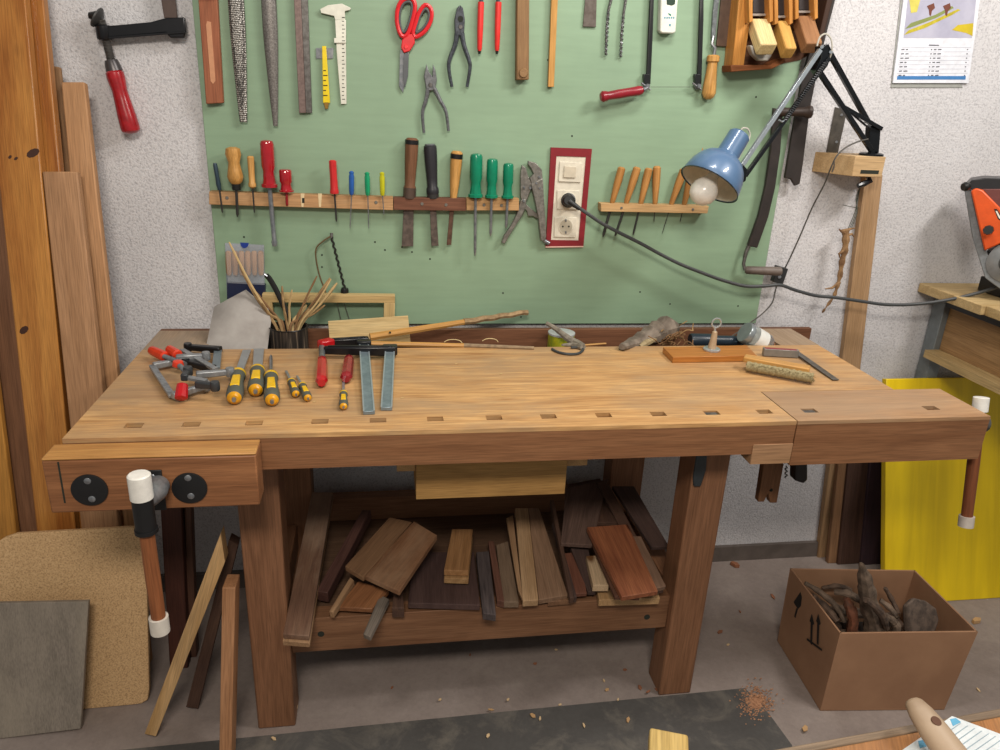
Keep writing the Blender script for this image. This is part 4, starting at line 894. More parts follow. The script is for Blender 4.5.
# glass jar lying
def glass(name='clear_glass', c=(.9, .95, .95, 1)):
    m, n, l, b = nt(name); b.inputs['Base Color'].default_value = c; b.inputs['Roughness'].default_value = .05; b.inputs['Transmission Weight'].default_value = .85; b.inputs['IOR'].default_value = 1.3; return m
t = thing('glass_jar', 'small glass jar with metal lid and white label lying tilted at the right rear', 'jar')
a, b_ = at(768, 346, 'y', .53), at(748, 334, 'y', .53)
part('jar', MB().lathe(a, b_, [(0, .022), (.05, .028), (.15, .031), (.85, .031), (.95, .028), (1, .026)], 24), glass(), t)
dv = (b_ - a)
part('lid', MB().lathe(b_ - dv * .02, b_ + dv * .18, [(0, .031), (.8, .031), (1, .029)], 24), plain('lid_metal', '#8f979b', .25, .8), t)
part('label', MB().lathe(a + dv * .3, a + dv * .75, [(0, .0316), (1, .0316)], 24), plain('label_white', '#d5d6d2', .5), t)
part('cork', MB().lathe(a - dv * .12, a + dv * .02, [(0, .018), (1, .022)], 18), plain('copper', '#9c6240', .4), t)
# brush
t = thing('bench_brush', 'bench brush with yellow wooden back and pale bristles lying on the bench', 'brush')
a, b_ = at(745, 362, 'z', H + .022), at(811, 374, 'z', H + .022)
part('back', MB().bar(a + V((0, .008, .008)), b_ + V((0, .008, .008)), .03, .014), LW2, t, .003)
BRI = plain('bristle', '#a39672', .95, c2='#7f7454', ns=240, nb=1)
mb = MB(); P = [a + (b_ - a) * (i / 24) + V((0, -.012, -.006)) for i in range(25)]
part('bristles', mb.tube(P, [.013 + .0012 * math.sin(i * 2.7) for i in range(25)], 12, .95), BRI, t)
rr = random.Random(5)
mb = MB()
for k in range(420):
    p = a + (b_ - a) * rr.uniform(0, 1) + V((0, -.006, -.002)); an = rr.uniform(-.5, 1.2)
    q = p + V((rr.uniform(-.003, .003), -math.cos(an) * .022, -math.sin(an) * .016))
    q.z = max(q.z, H + .001); mb.tube([p, q], [.0007, .0004], 3)
part('bristle_ends', mb, BRI, t, kind='stuff')
# try square
t = thing('try_square', 'try square with red wooden stock and long steel blade on the bench at the right', 'square')
a, b_ = at(763, 351.5, 'z', H + .012), at(798, 353.5, 'z', H + .012)
st_ = part('stock', MB().bar(a, b_, .016, .02), plain('steel_edge', '#8a8884', .35, .8), t, .001)
part('stock_inlay', MB().bar(a + V((.004, 0, .0102)), b_ + V((-.006, 0, .0102)), .010, .0006), plain('red_inlay', '#8c2630', .4), st_)
a, b_ = at(795, 351, 'z', H + .008), at(836, 380, 'z', H + .003)
part('blade', MB().bar(a, b_, .017, .0016), plain('blade_dark', '#6f6d68', .35, .8, c2='#55534f', ns=60), t)
# ------------------------------------------------------------------ clamps, chisels on the bench top
def Z(px, py, h=0): return at(px, py, 'z', H + h)
CGR = plain('clamp_grey', '#989b9e', .35, .7, c2='#7c7f83', ns=60)
COR = plain('clamp_orange', '#d3391d', .3)
def fclamp(label, bar_, jaw1, jaw2, screw, handle, hmat, jm=CGR, bmat=CGR, hb=.012, group=None, hr=.0115, bw=.013, jw=.012, serr=False, jr=.0):
    t = thing('bar_clamp', label, 'clamp', group)
    a, b_ = Z(*bar_[0], hb), Z(*bar_[1], bar_[2] if len(bar_) > 2 else hb)
    bo = part('bar', MB().bar(a, b_, bw, .0065), bmat, t, .0008)
    if serr:
        mb = MB(); n_ = 22
        for i in range(n_): mb.bar(a + (b_ - a) * ((i + .2) / n_) + V((0, 0, .0035)), a + (b_ - a) * ((i + .6) / n_) + V((0, 0, .0035)), bw * .95, .002)
        part('serration', mb, bmat, bo)
    for nm, J in (('fixed_jaw', jaw1), ('sliding_jaw', jaw2)):
        p, q = Z(*J[0], hb + .003), Z(*J[1], hb + .003)
        part(nm, MB().bar(p, q, jw * 1.25, .016, w1=jw, h1=.013), jm, t, .003)
        part('jaw_boss', MB().lathe(q - V((0, 0, .010)), q + V((0, 0, .010)), [(0, .0085), (.2, .010), (.8, .010), (1, .0085)], 14), jm, t)
    s0_, s1_ = Z(screw[0][0], screw[0][1], hb), Z(screw[1][0], screw[1][1], hb)
    part('spindle', MB().lathe(s0_, s1_, [(i / 30, .0048 if i % 2 else .006) for i in range(31)], 10), STEEL, t)
    h0, h1 = Z(handle[0][0], handle[0][1], handle[0][2]), Z(handle[1][0], handle[1][1], handle[1][2])
    part('handle', MB().lathe(h0, h1, [(0, hr * .6), (.06, hr * .85), (.2, hr * .9), (.8, hr), (.94, hr), (1, hr * .75)], 10), hmat, t)
    return t
fclamp('small clamp with grey serrated bar and red handle, nearest the front in the heap', ((152, 366), (172, 396)), ((153, 366), (181, 361)), ((172, 396), (206, 386)), ((180, 391), (188, 389)), ((182.5, 384, .035), (181, 399, .012)), REDP, serr=True, hr=.013)
fclamp('small grey clamp with orange-red handle pointing left, at the back of the heap', ((182, 350), (215, 369)), ((196, 375), (230, 372)), ((176, 358), (206, 356)), ((163, 356), (185, 364)), ((151, 350, .022), (166, 357, .022)), COR, hb=.024, hr=.0125)
fclamp('small clamp with black jaw and blue-grey bar at the rear of the heap', ((218, 351), (216, 368)), ((221, 350), (188, 347)), ((214, 369), (186, 362)), ((178, 352), (186, 360)), ((169, 349, .03), (178, 355, .03)), COR, jm=CLB, bmat=plain('clamp_bluegrey', '#78848c', .35, .7), hb=.014, hr=.012, bw=.018, jw=.016)
fclamp('small dark clamp with short handle seen end-on in the middle of the heap', ((184, 377), (206, 381)), ((184, 378), (188, 371)), ((196, 384), (215, 386)), ((176, 362), (186, 372)), ((178, 361, .04), (178, 366, .028)), COR, jm=plain('clamp_dark', '#3d4044', .4, .6), hb=.032, hr=.0125)
mb = MB(); mb.bar(Z(210, 389, .008), Z(220, 385, .008), .018, .014)
YG = plain('chisel_yellow', '#e8b90a', .3); GG = plain('chisel_grip', '#54574f', .6)
def bchisel(label, tip, neck, end, bw, hr, pencil=False, group=None):
    t = thing('chisel', label, 'chisel', group)
    a, b_, c_ = Z(*tip, .004), Z(*neck, hr * .95), Z(*end, hr * 1.02)
    if pencil: part('blade', MB().lathe(a, b_ + (a - b_) * -.05, [(0, .0015), (.1, bw / 2), (1, bw / 2)], 8), STEEL, t)
    else: part('blade', MB().bar(a, b_ + (c_ - b_) * .08, bw, .003, w1=bw * .8, h1=.006), plain('blade_bright', '#9ba1a5', .28, .85), t, .0006)
    d_ = c_ - b_
    h_ = part('handle', MB().lathe(b_, c_, [(0, hr * .65), (.05, hr * .9), (.14, hr), (.25, hr * .82), (.45, hr * .88), (.7, hr * 1.05), (.88, hr * 1.06), (.96, hr * .9), (1, hr * .5)], 20), GG, t)
    part('collar', MB().lathe(b_ - d_ * .01, b_ + d_ * .12, [(0, hr * .8), (.5, hr * 1.02), (1, hr * .98)], 20), YG, h_)
    part('end_cap', MB().lathe(b_ + d_ * .79, b_ + d_ * 1.005, [(0, hr * 1.05), (.4, hr * 1.04), (.8, hr * .88), (1, hr * .5)], 20), plain('chisel_end', '#d99a12', .3), h_)
    upn = V((0, 0, 1))
    part('grip_panel', MB().bar(b_ + d_ * .34 + upn * hr * .75, b_ + d_ * .76 + upn * hr * .9, hr * 1.0, hr * .5, w1=hr * 1.15), YG, h_, hr * .12)
    part('striking_button', MB().lathe(c_ - d_ * .01, c_ + d_ * .05, [(0, hr * .3), (1, hr * .25)], 12), STEEL, h_)
    return t
bchisel('wide chisel with yellow and grey handle, left of the three large ones on the bench', (247, 350), (238.5, 373), (234, 399), .020, .0165)
bchisel('widest-bladed chisel with yellow and grey handle, middle of the three large ones', (259, 349), (257.5, 369.5), (255.5, 391), .025, .0165)
bchisel('pointed chisel with yellow and grey handle, right of the three large ones', (271, 355), (271, 375), (272, 401), .008, .0155, True)
bchisel('tiny yellow-handled chisel, left of the close pair right of the big chisels', (286, 371), (291, 381), (296, 394.5), .006, .0092)
bchisel('tiny yellow-handled chisel, right of the close pair right of the big chisels', (297, 376), (302, 385), (308, 398.5), .005, .0092)
bchisel('tiny yellow-handled chisel lying alone in front of the big red-handled clamps', (343.4, 381), (343.5, 393), (343.5, 407), .006, .009)
BARB = plain('zinc_bar', '#8a9ba6', .32, .75, c2='#76868f', ns=50)
for (lab, b0, b1, j0, j1, h0, h1, k, hb) in (
    ('large bar clamp with black jaws and bright red handle, nearest the left', (364, 345), (369, 413), (369, 341.5), (322, 343), (322, 359), (321.5, 383), 'r', .016),
    ('large bar clamp with black jaws and darker red handle, right one of the pair', (390, 350), (386.5, 409), (396, 351), (324, 350), (349, 358), (346, 379), 'd', .016)):
    t = thing('bar_clamp', lab, 'clamp')
    a, b_ = Z(*b0, .020), Z(*b1, .0045)
    bo = part('bar', MB().bar(a, b_, .0235, .008), BARB, t, .001)
    for s_ in (-1, 1):
        x_, y_, z_ = basis(b_ - a); part('bar_edge', MB().bar(a + y_ * s_ * .0105 + z_ * .0048, b_ + y_ * s_ * .0105 + z_ * .0048, .003, .0016), plain('zinc_edge', '#a9b6bd', .3, .8), bo)
    p, q = Z(*j0, .022), Z(*j1, .022)
    part('jaw', MB().bar(p, q, .020, .026, w1=.014, h1=.02), CLB, t, .004)
    part('jaw_rib', MB().bar(p + V((-.01, -.002, .0135)), q + V((.01, -.002, .011)), .006, .003), CLB, t, .001)
    part('bar_clip', MB().bar(a + V((-.018, 0, .001)), a + V((.018, 0, .001)), .022, .024), CLB, t, .003)
    if k == 'r':
        part('saddle', MB().bar(Z(319, 345, .026), Z(333, 342, .026), .024, .022), REDP, t, .005, label='red plastic saddle')
        part('spindle', MB().lathe(Z(322, 346, .022), Z(322, 361, .018), [(0, .0075), (1, .0075)], 14), STEEL, t)
    hh = part('handle', MB().lathe(Z(*h0, .017), Z(*h1, .0145), [(0, .008), (.05, .0118), (.2, .0125), (.85, .0135), (.93, .0135), (1, .009)], 8), plain('clamp_red_' + k, {'r': '#b5121e', 'd': '#8e1522'}[k], .25, coat=.4), t)
for (x, y) in ((401, 398), (313, 402), (588, 372), (610, 350), (455, 364), (500, 374)):
    p = Z(x, y, .001); solo('wood_chip', MB().bar(p, p + V((.006, .002, .0004)), .0025, .0012), TW[1], 'tiny pale wood crumb lying on the bench top', 'wood chip', 'crumbs on the bench top')
# ------------------------------------------------------------------ timber on the lower shelf
def sboard(label, px, zf, zb, th, mat, name='offcut_board', cat='board', bevel=.0015, group=None):
    """px: front-left, front-right, back-right, back-left corner of the top face"""
    P = [at(px[0][0], px[0][1], 'z', zf), at(px[1][0], px[1][1], 'z', zf), at(px[2][0], px[2][1], 'z', zb), at(px[3][0], px[3][1], 'z', zb)]
    mb = box8(MB(), P, th); mb.axis = ((P[3] + P[2]) / 2 - (P[0] + P[1]) / 2).normalized()
    return solo(name, mb, mat, label, cat, group, bevel)
DK = wood('#5f4536', '#47322a', 1.1, .7); DK2 = wood('#54403a', '#3e2f2b', 1.1, .75); MID = wood('#8a6748', '#6d4e35', 1.1, .7)
TAN = wood('#a98561', '#8c6a4a', 1.1, .7); REDB = wood('#a1633f', '#74402a', 1.3, .5, '#3f1d12'); GRYB = wood('#7d7267', '#5c534a', 1.4, .8)
sboard('upper grey-brown board of the pair jutting out at the left of the shelf', [(283, 634), (309, 636), (333, 492), (312, 492)], .345, .40, .014, wood('#86664f', '#67493a', 1.1, .7, stain='#a08b78', stain_amt=.5))
P_ = [(282.5, 641), (309.5, 643), (333, 496), (312, 496)]
sboard('lower board of the pair jutting out at the left end of the shelf', P_, .330, .385, .014, TAN)
sboard('dark red-brown square stick with pale sawn end on the left of the shelf', [(316, 591), (327.5, 593), (371, 510), (362, 510)], .345, .40, .033, wood('#5f4038', '#452c27', 1.1, .6), 'square_stick', 'stick')
sboard('brown board lying slanted, left one of the crossed pair on the shelf', [(345, 566), (363, 577), (412, 522), (389.6, 517)], .405, .42, .014, MID)
sboard('scuffed brown board lying slanted, right one of the crossed pair on the shelf', [(364, 575), (399, 591), (437, 535), (414, 521)], .400, .425, .015, wood('#8c6242', '#6d4930', 1.3, .7, stain='#a98c70', stain_amt=.6))
sboard('short orange-brown board with knots under the crossed pair', [(338, 607), (372, 609), (389, 590), (358, 581)], .335, .35, .014, wood('#96653f', '#76492b', 1.2, .5, '#3f2414'))
sboard('thin pale-edged strip leaning under the crossed pair', [(329, 611), (333, 612), (354, 580), (350, 577)], .345, .36, .02, TAN, 'wood_strip', 'strip')
sboard('grey stick end poking out over the front rail of the shelf', [(363, 634), (370, 637), (389, 599), (380, 594)], .325, .345, .014, GRYB, 'square_stick', 'stick')
sboard('dark purple-brown square panel lying flat on the shelf', [(408, 603), (480, 605), (474, 552), (413, 552)], .330, .330, .016, wood('#5b4540', '#45322f', .8, .7), 'square_board', 'panel')
sboard('upper small tan block of the stacked pair on the dark panel', [(444, 570), (468.5, 571), (473, 529), (452, 529)], .372, .372, .016, wood('#ab7e50', '#8a6036', 1.2), 'wood_block', 'block')
sboard('lower small tan block of the stacked pair on the dark panel', [(444, 578), (468.5, 579), (473, 537), (452, 537)], .354, .354, .016, wood('#b08a5c', '#8f6a40', 1.2), 'wood_block', 'block')
sboard('grey ridged stick hanging over the front rail right of the dark panel', [(483, 613), (496, 615), (489, 551), (476, 552)], .335, .345, .02, wood('#5e5352', '#3c3435', 3, .8), 'square_stick', 'stick')
sboard('narrow red-brown strip beside the grey ridged stick', [(497, 600), (505, 602), (494, 541), (488, 541)], .330, .345, .02, wood('#7c5444', '#5d3c30', 1.1), 'wood_strip', 'strip')
sboard('grey-tan board right of the narrow red-brown strip on the shelf', [(504, 602), (519, 602), (508, 541), (496, 545)], .330, .345, .018, wood('#8c7560', '#6c5845', 1.1))
sboard('thin leaning strip left of the pale upright board on the shelf', [(518, 590), (523, 601), (513, 515), (506, 518)], .345, .39, .014, TAN, 'wood_strip', 'strip')
sboard('long pale tan board, lightest in the middle of the shelf', [(523, 601), (538.5, 600), (528, 508), (515, 508)], .345, .40, .02, wood('#b89670', '#9c7a54', 1.1))
sboard('wide pinkish tan board right of the pale tan board', [(539, 600), (568, 595), (539, 508), (528, 508)], .335, .395, .016, wood('#98785e', '#7b5d46', 1.1))
sboard('broken end of a board lying under the wide pinkish board', [(548, 602), (573, 600), (571, 586), (549, 592)], .322, .325, .014, wood('#8a6548', '#6b4a33', 1.1))
sboard('dark thin slat standing right of the wide pinkish board', [(570, 598), (574, 598), (554, 500), (550, 500)], .350, .42, .02, DK, 'thin_board', 'slat')
sboard('second dark thin slat next to the broken red-brown board', [(574, 597), (577, 597), (556, 522), (552, 522)], .340, .39, .02, DK2, 'thin_board', 'slat')
sboard('short broken red-brown board right of the dark slats', [(574, 594), (587, 593), (579, 552), (563, 553)], .335, .36, .012, wood('#7d4f3d', '#5e382a', 1.2))
sboard('dark split board between the broken board and the pale block', [(588, 592), (596, 592), (588, 545), (570, 546)], .335, .37, .012, DK2)
sboard('large dark brown board lying across the pile at the right of the shelf', [(561, 543), (592, 545), (608, 479), (566, 488)], .395, .43, .012, wood('#6d554a', '#513e37', 1.1, .75))
sboard('dark brown board under the hanging drawer at the back of the pile', [(564, 523), (620, 522), (600, 478), (568, 484)], .405, .41, .012, DK)
sboard('dark tapering board at the far right of the pile', [(652, 547), (669, 546), (634, 486), (612, 486)], .385, .43, .012, DK2)
sboard('long dark board slanting beneath the reddish board', [(652, 590), (664, 588), (609, 484), (596, 480)], .365, .44, .018, DK)
sboard('grey-tan board with pale end at the right of the reddish board', [(654, 589), (666, 586), (641, 536), (631, 536)], .372, .41, .014, wood('#8b6d58', '#6e5443', 1.1))
sboard('bright red-brown knotty board on top of the pile at the right', [(622, 597), (658, 591), (628, 524), (587, 527)], .392, .425, .014, REDB)
sboard('dark edged board directly beneath the bright red-brown board', [(615, 596), (640, 597), (620, 530), (587, 531)], .376, .405, .012, wood('#6f4a38', '#523427', 1.1))
sboard('small pale block with speckles left of the bright red-brown board', [(593, 585), (609, 585), (599, 555), (586, 556)], .365, .37, .02, wood('#cbb08c', '#b09370', 1, .7, '#6b4a2c'), 'wood_block', 'block')
sboard('flat pale block lying at the bottom right on the shelf rail', [(599, 600), (660, 598), (657, 588), (597, 590)], .328, .33, .02, wood('#c09a6c', '#a47f52', 1), 'wood_block', 'block')
sboard('small dark red block at the centre of the shelf beside the grey stick', [(392, 608), (404, 608), (403, 590), (394, 590)], .34, .345, .03, DK, 'wood_block', 'block')
# fittings under the bench top
t = thing('wooden_fork_clamp', 'small wooden forked clamp hanging under the bench right of the right leg', 'clamp')
part('body', slab(MB(), quad([(764, 462), (784, 464), (777, 503), (770, 503), (768, 494), (764, 502), (758, 502)], 'y', .25), .02, (0, 0, 1)), wood('#8d6241', '#6d472c', 1.1), t, .002)
part('hole', MB().lathe(at(771, 490, 'y', .2495), at(771, 490, 'y', .2485), [(0, .0045), (1, .0045)], 12), hm, t)
t = thing('iron_clamp_end', 'black iron clamp end hanging under the tail vise', 'clamp')
part('body', slab(MB(), quad([(796, 462), (808, 462), (808, 480), (804, 484), (795, 481)], 'y', .18), .03), DARKM, t, .004)
part('chain', MB().tube([at(786, 466 + k * 1.3, 'y', .22) + V((.004 * math.sin(k * 2), 0, 0)) for k in range(10)], .002, 5), IRON, t)
t = thing('leg_bracket', 'curved dark iron bracket at the top of the right bench leg', 'bracket')
part('body', slab(MB(), quad([(697, 455), (707.5, 455), (706.5, 470), (701, 487), (694, 487), (693.5, 478)], 'y', .122), .008), plain('bracket_iron', '#3a4146', .4, .6), t, .003)

# ------------------------------------------------------------------ timber leaning at the left
PINE = wood('#be8238', '#96591f', .42, .3, '#4a2410', .14)
def lean(px_top, px_bot, ytop, ztop, ybot, off, th, mat, name, label, cat, tb=None, bevel=.003):
    """board leaning on the wall: two edge lines (left, right), bottom end cut at the floor"""
    P0 = V((0, ybot - off, 0)); d = V((0, ytop - ybot, ztop)).normalized(); n_ = V((0, -d.z, d.y))
    q = []
    for (a, b_) in zip(px_top, px_bot):
        A_ = onp(a[0], a[1], P0, n_); B_ = onp(b_[0], b_[1], P0, n_); k = A_.z / (A_.z - B_.z); C_ = A_ + (B_ - A_) * k
        q.append((A_, C_))
    mb = box8(MB(), [q[0][0], q[1][0], q[1][1], q[0][1]], th); mb.axis = (q[0][0] - q[0][1]).normalized()
    return solo(name, mb, mat, label, cat, None, bevel)
LE = (.68, 1.8, .40)
lean([(-23, -20), (23, -20)], [(38, 545), (77, 545)], *LE, .06, .028, PINE, 'pine_plank', 'wide glossy orange pine plank with dark knots leaning at the far left', 'plank')
lean([(8, -20), (41, -20)], [(62, 545), (97, 545)], *LE, .028, .028, PINE, 'pine_plank', 'second orange pine plank, just behind the knotty wide one', 'plank')
lean([(-75, -20), (-18, -20)], [(-5, 545), (40, 545)], *LE, .028, .026, wood('#8c6244', '#6c472f', .6), 'wooden_plank', 'brown plank at the extreme left edge behind the orange pine plank', 'plank')
lean([(-62, 300), (-14, 300)], [(-35, 545), (18, 545)], *LE, .06, .02, wood('#c48a35', '#9b6720', .6, .4), 'wooden_plank', 'yellow plank corner at the lower left edge of the photo', 'plank')
lean([(48, 65), (60, 67)], [(98, 545), (112, 545)], *LE, -.016, .012, wood('#a07a52', '#6f4f33', 2.5), 'wooden_plank', 'narrow rough-sawn plank between the pine planks and the tan board', 'plank')
lean([(61, 82), (84, 82)], [(105, 545), (137, 545)], *LE, .01, .024, wood('#c39468', '#a5784e', .7), 'wooden_plank', 'tall tan plank with light edge, rightmost of the leaning timber', 'plank')
lean([(42, 171.5), (77, 171.5)], [(83, 545), (121, 545)], *LE, .06, .024, wood('#b78a62', '#946b47', .7, .55, '#4d2d1a'), 'wooden_plank', 'shorter tan plank standing in front of the tall one beside the bench', 'plank')
lean([(158, 470), (180, 470)], [(168, 640), (187, 640)], .42, .75, .36, 0, .03, wood('#5a3327', '#3c211a', .8), 'dark_plank', 'dark red-brown plank standing under the face vise', 'plank')
lean([(183, 470), (190, 470)], [(188, 640), (196, 640)], .42, .75, .40, 0, .03, wood('#6b4a3a', '#4d3327', .8), 'dark_plank', 'narrow brown plank right of the dark plank under the face vise', 'plank')
def chipmat():
    m, n, l, b = nt('particle_board'); v = coords(n, l, (1, 1, 1), False); f = noise(n, l, v, 260, 4, 0, .7); g = noise(n, l, v, 5, 4)
    c = ramp(n, l, f, [(.32, rgb('#94744f')), (.5, rgb('#c8a477')), (.7, rgb('#d8b88c'))]); l.new(c, b.inputs['Base Color']); b.inputs['Roughness'].default_value = .8; bump(n, l, b, f, .3, .001); return m
def leanpoly(px, ytop, ztop, ybot, th, mat, name, label, cat, bevel=.002, axis=None):
    P0 = V((0, ybot, 0)); d = V((0, ytop - ybot, ztop)).normalized(); n_ = V((0, -d.z, d.y))
    P = [onp(a, b_, P0, n_) for a, b_ in px]
    for p in P: p.z = max(p.z, .001)
    return solo(name, slab(MB(), P, th, axis), mat, label, cat, None, bevel)
leanpoly([(-11, 560), (-4, 543), (4, 538), (16, 534), (60, 531.5), (128, 527.5), (138, 528), (144, 532), (146, 541), (149, 689), (147.5, 700), (142, 707), (134, 711), (93, 718), (-15, 731)], .34, .5, .245, .014, chipmat(), 'particle_board', 'pale brown particle board with rounded corners leaning at the lower left', 'board')
leanpoly([(-10, 603.5), (88.5, 601.5), (80.5, 729), (-10, 742)], .245, .36, .165, .012, wood('#8f857a', '#787066', .8, .6, stain='#a19788', stain_amt=.5), 'grey_board', 'square grey scratched board leaning in front of the particle board', 'board', .0015, (0, 0, 1))
slant = wood('#dab37e', '#bc935c', .9)
solo('wooden_batten', slab(MB(), [at(220.5, 533.5, 'y', .12), at(225, 562, 'y', .12), at(156, 736.5, 'y', .125), at(144.5, 734, 'y', .125)], .035, (.3, 0, 1)), slant, 'pale yellow batten leaning against the left bench leg', 'batten', None, .001)
solo('wooden_batten', slab(MB(), [at(229, 540, 'y', .19), at(238, 545, 'y', .19), at(198, 709, 'y', .205), at(186, 707, 'y', .205)], .03, (.3, 0, 1)), DK, 'dark brown batten leaning behind the pale yellow one', 'batten', None, .001)
solo('wooden_batten', MB().bar((-.372, .045, .001), (-.336, .10, .46), .027, .06, (0, 1, 0)), wood('#b3825a', '#946540', .8), 'reddish tan board standing on edge just left of the left bench leg', 'batten', None, .002)
# ------------------------------------------------------------------ right side
def ymat():
    m, n, l, b = nt('yellow_panel'); v = coords(n, l, (1.2, 18, 18), False); f = noise(n, l, v, 1, 6, .4); g = noise(n, l, coords(n, l, (3, 3, 3), False), 1, 4)
    c = ramp(n, l, f, [(.3, rgb('#cfb005')), (.6, rgb('#e9c90a'))]); c = mix(n, l, .5, c, ramp(n, l, g, [(.35, (.85, .85, .85, 1)), (.65, (1.05, 1.05, 1.05, 1))]), 'MULTIPLY')
    l.new(c, b.inputs['Base Color']); b.inputs['Roughness'].default_value = .45; return m
leanpoly([(886.5, 379), (1060, 376), (1060, 603), (883, 611)], .64, .69, .43, .022, ymat(), 'yellow_shuttering_panel', 'bright yellow wooden shuttering panel leaning on the wall at the right', 'panel', .002, (0, .29, .95))
for (a, b_, mt, lab, off) in (((839, 850), (828, 840), wood('#97714f', '#79563a', .8), 'tan board leaning on the wall right of the long batten, below the tail vise', .0), ((849, 871), (838, 863), wood('#5b4136', '#432f27', .8), 'dark brown board leaning between the tan and the darkest one', .01), ((870, 888), (861, 884), wood('#433037', '#31242a', .8), 'darkest purple-brown board leaning beside the yellow panel', .02)):
    lean([(a[0] + 3, 432), (a[1] + 3, 432)], [(b_[0], 562), (b_[1], 562)], .69, .62, .655, off, .018, mt, 'leaning_board', lab, 'board')
# cardboard box
CB = plain('cardboard', '#9c7659', .8, c2='#8f6a4f', ns=7)
t = thing('cardboard_box', 'open brown cardboard box on the floor filled with driftwood', 'box')
bt = [V((1.126, .033, .001)), V((1.466, .0, .001)), V((1.50, .262, .001)), V((1.146, .300, .001))]
tp = [V((1.130, .036, .25)), V((1.497, .006, .25)), V((1.511, .269, .25)), V((1.144, .311, .25))]
cc = sum(tp, V((0, 0, 0))) / 4
for i, nm in enumerate(('front_wall', 'right_wall', 'rear_wall', 'left_wall')):
    j = (i + 1) % 4
    n_ = (bt[j] - bt[i]).cross(V((0, 0, 1))).normalized()
    if n_.dot(cc - bt[i]) < 0: n_ = -n_
    mb = MB(); o4 = n_ * .005
    mb.hexa([bt[i], bt[j], bt[j] + o4, bt[i] + o4, tp[i], tp[j], tp[j] + o4, tp[i] + o4]); mb.axis = V((1, 0, 0))
    part(nm, mb, CB, t, .0008)
mb = MB(); mb.prism([p + V((0, 0, .001)) for p in bt], (0, 0, .004)); part('box_bottom', mb, CB, t)
for i in range(14):   # corrugation seen on the front left corner
    pass
BI = plain('box_ink', '#17110e', .7)
n_ = (bt[3] - bt[0]).cross(V((0, 0, 1))).normalized()
if n_.x > 0: n_ = -n_
def boxmark(name, px):
    mb = MB(); mb.prism([onp(a, b_, bt[0] + n_ * .0003, n_) for a, b_ in px], n_ * .0005); part(name, mb, BI, t)
boxmark('umbrella_mark', [(793.5, 592), (796, 588), (800, 589), (802, 597), (801, 606), (798, 609), (794, 603)])
boxmark('umbrella_mark_stem', [(796.5, 608), (798, 609), (795.5, 618), (794.3, 616.5)])
for x in (811, 817.5):
    boxmark('arrow_shaft', [(x, 621), (x + 1.8, 623), (x + 1, 645), (x - .6, 643)])
    boxmark('arrow_head', [(x + .9, 614), (x + 3.2, 624), (x + 1.9, 625), (x - 1.3, 621)])
boxmark('arrow_bar', [(807, 638), (822, 649), (822, 651), (807, 640)])
DRY = [plain('dry_a', '#6a5546', .85, c2='#3c2f27', ns=35, nb=.7), plain('dry_b', '#7f6c5c', .85, c2='#4f4238', ns=45, nb=.7), plain('dry_c', '#7c4a33', .8, c2='#50301f', ns=40, nb=.6)]
def dw(P, R, mt, label, flat=.8):
    Q = smooth(P, 5); n_ = len(Q); rr_ = []
    for i in range(n_):
        u = i / (n_ - 1) * (len(R) - 1); k = min(int(u), len(R) - 2); rr_.append((R[k] + (R[k + 1] - R[k]) * (u - k)) * (1 + .12 * math.sin(i * 1.9)))
    return solo('driftwood_piece', MB().tube(Q, rr_, 9, flat), mt, label, 'driftwood')
Y = lambda a, b_, y: at(a, b_, 'y', y)
dw([Y(861, 563, .13), Y(865, 580, .13), Y(869, 604, .13), Y(874, 634, .12), V((1.27, .12, .05))], [.004, .021, .026, .030, .024], DRY[1], 'tall pointed driftwood piece standing up in the middle of the cardboard box', .9)
dw([Y(885, 588, .2), Y(892, 600, .19), Y(899, 614, .16)], [.006, .009, .006], DRY[0], 'thin dark driftwood behind the curled grey one in the box')
dw([Y(822, 588, .26), Y(838, 586, .25), Y(852, 590, .23)], [.005, .009, .006], DRY[0], 'thin driftwood stick lying along the rear wall of the box')
dw([Y(866, 600, .07), Y(880, 612, .07), Y(886, 628, .07)], [.009, .014, .010], DRY[0], 'dark driftwood at the front of the box beside the tall piece')
dw([Y(846, 598, .15), Y(849, 606, .14), Y(853, 622, .13), V((1.235, .12, .08))], [.008, .017, .019, .015], DRY[2], 'reddish driftwood piece left of the tall pointed one in the box', .7)
dw([Y(805, 583, .24), Y(820, 592, .22), Y(836, 606, .18), Y(845, 622, .15)], [.006, .010, .010, .008], DRY[1], 'slim grey driftwood stick lying against the rear left of the box')
dw([Y(812, 596, .2), Y(826, 608, .18), Y(838, 622, .14)], [.01, .014, .01], DRY[0], 'dark driftwood stick at the left inside the box')
dw([Y(834, 592, .22), Y(850, 594, .2), Y(862, 602, .18)], [.008, .013, .010], DRY[1], 'short grey driftwood lying behind the reddish piece in the box')
dw([Y(880, 600, .18), Y(890, 608, .16), Y(898, 618, .13)], [.007, .010, .006], DRY[1], 'small grey driftwood stick right of the tall pointed one in the box')
dw([Y(884, 616, .1), Y(893, 622, .1), Y(896, 632, .09), V((1.32, .09, .08))], [.012, .015, .014, .01], DRY[1], 'curled grey driftwood at the front of the box')
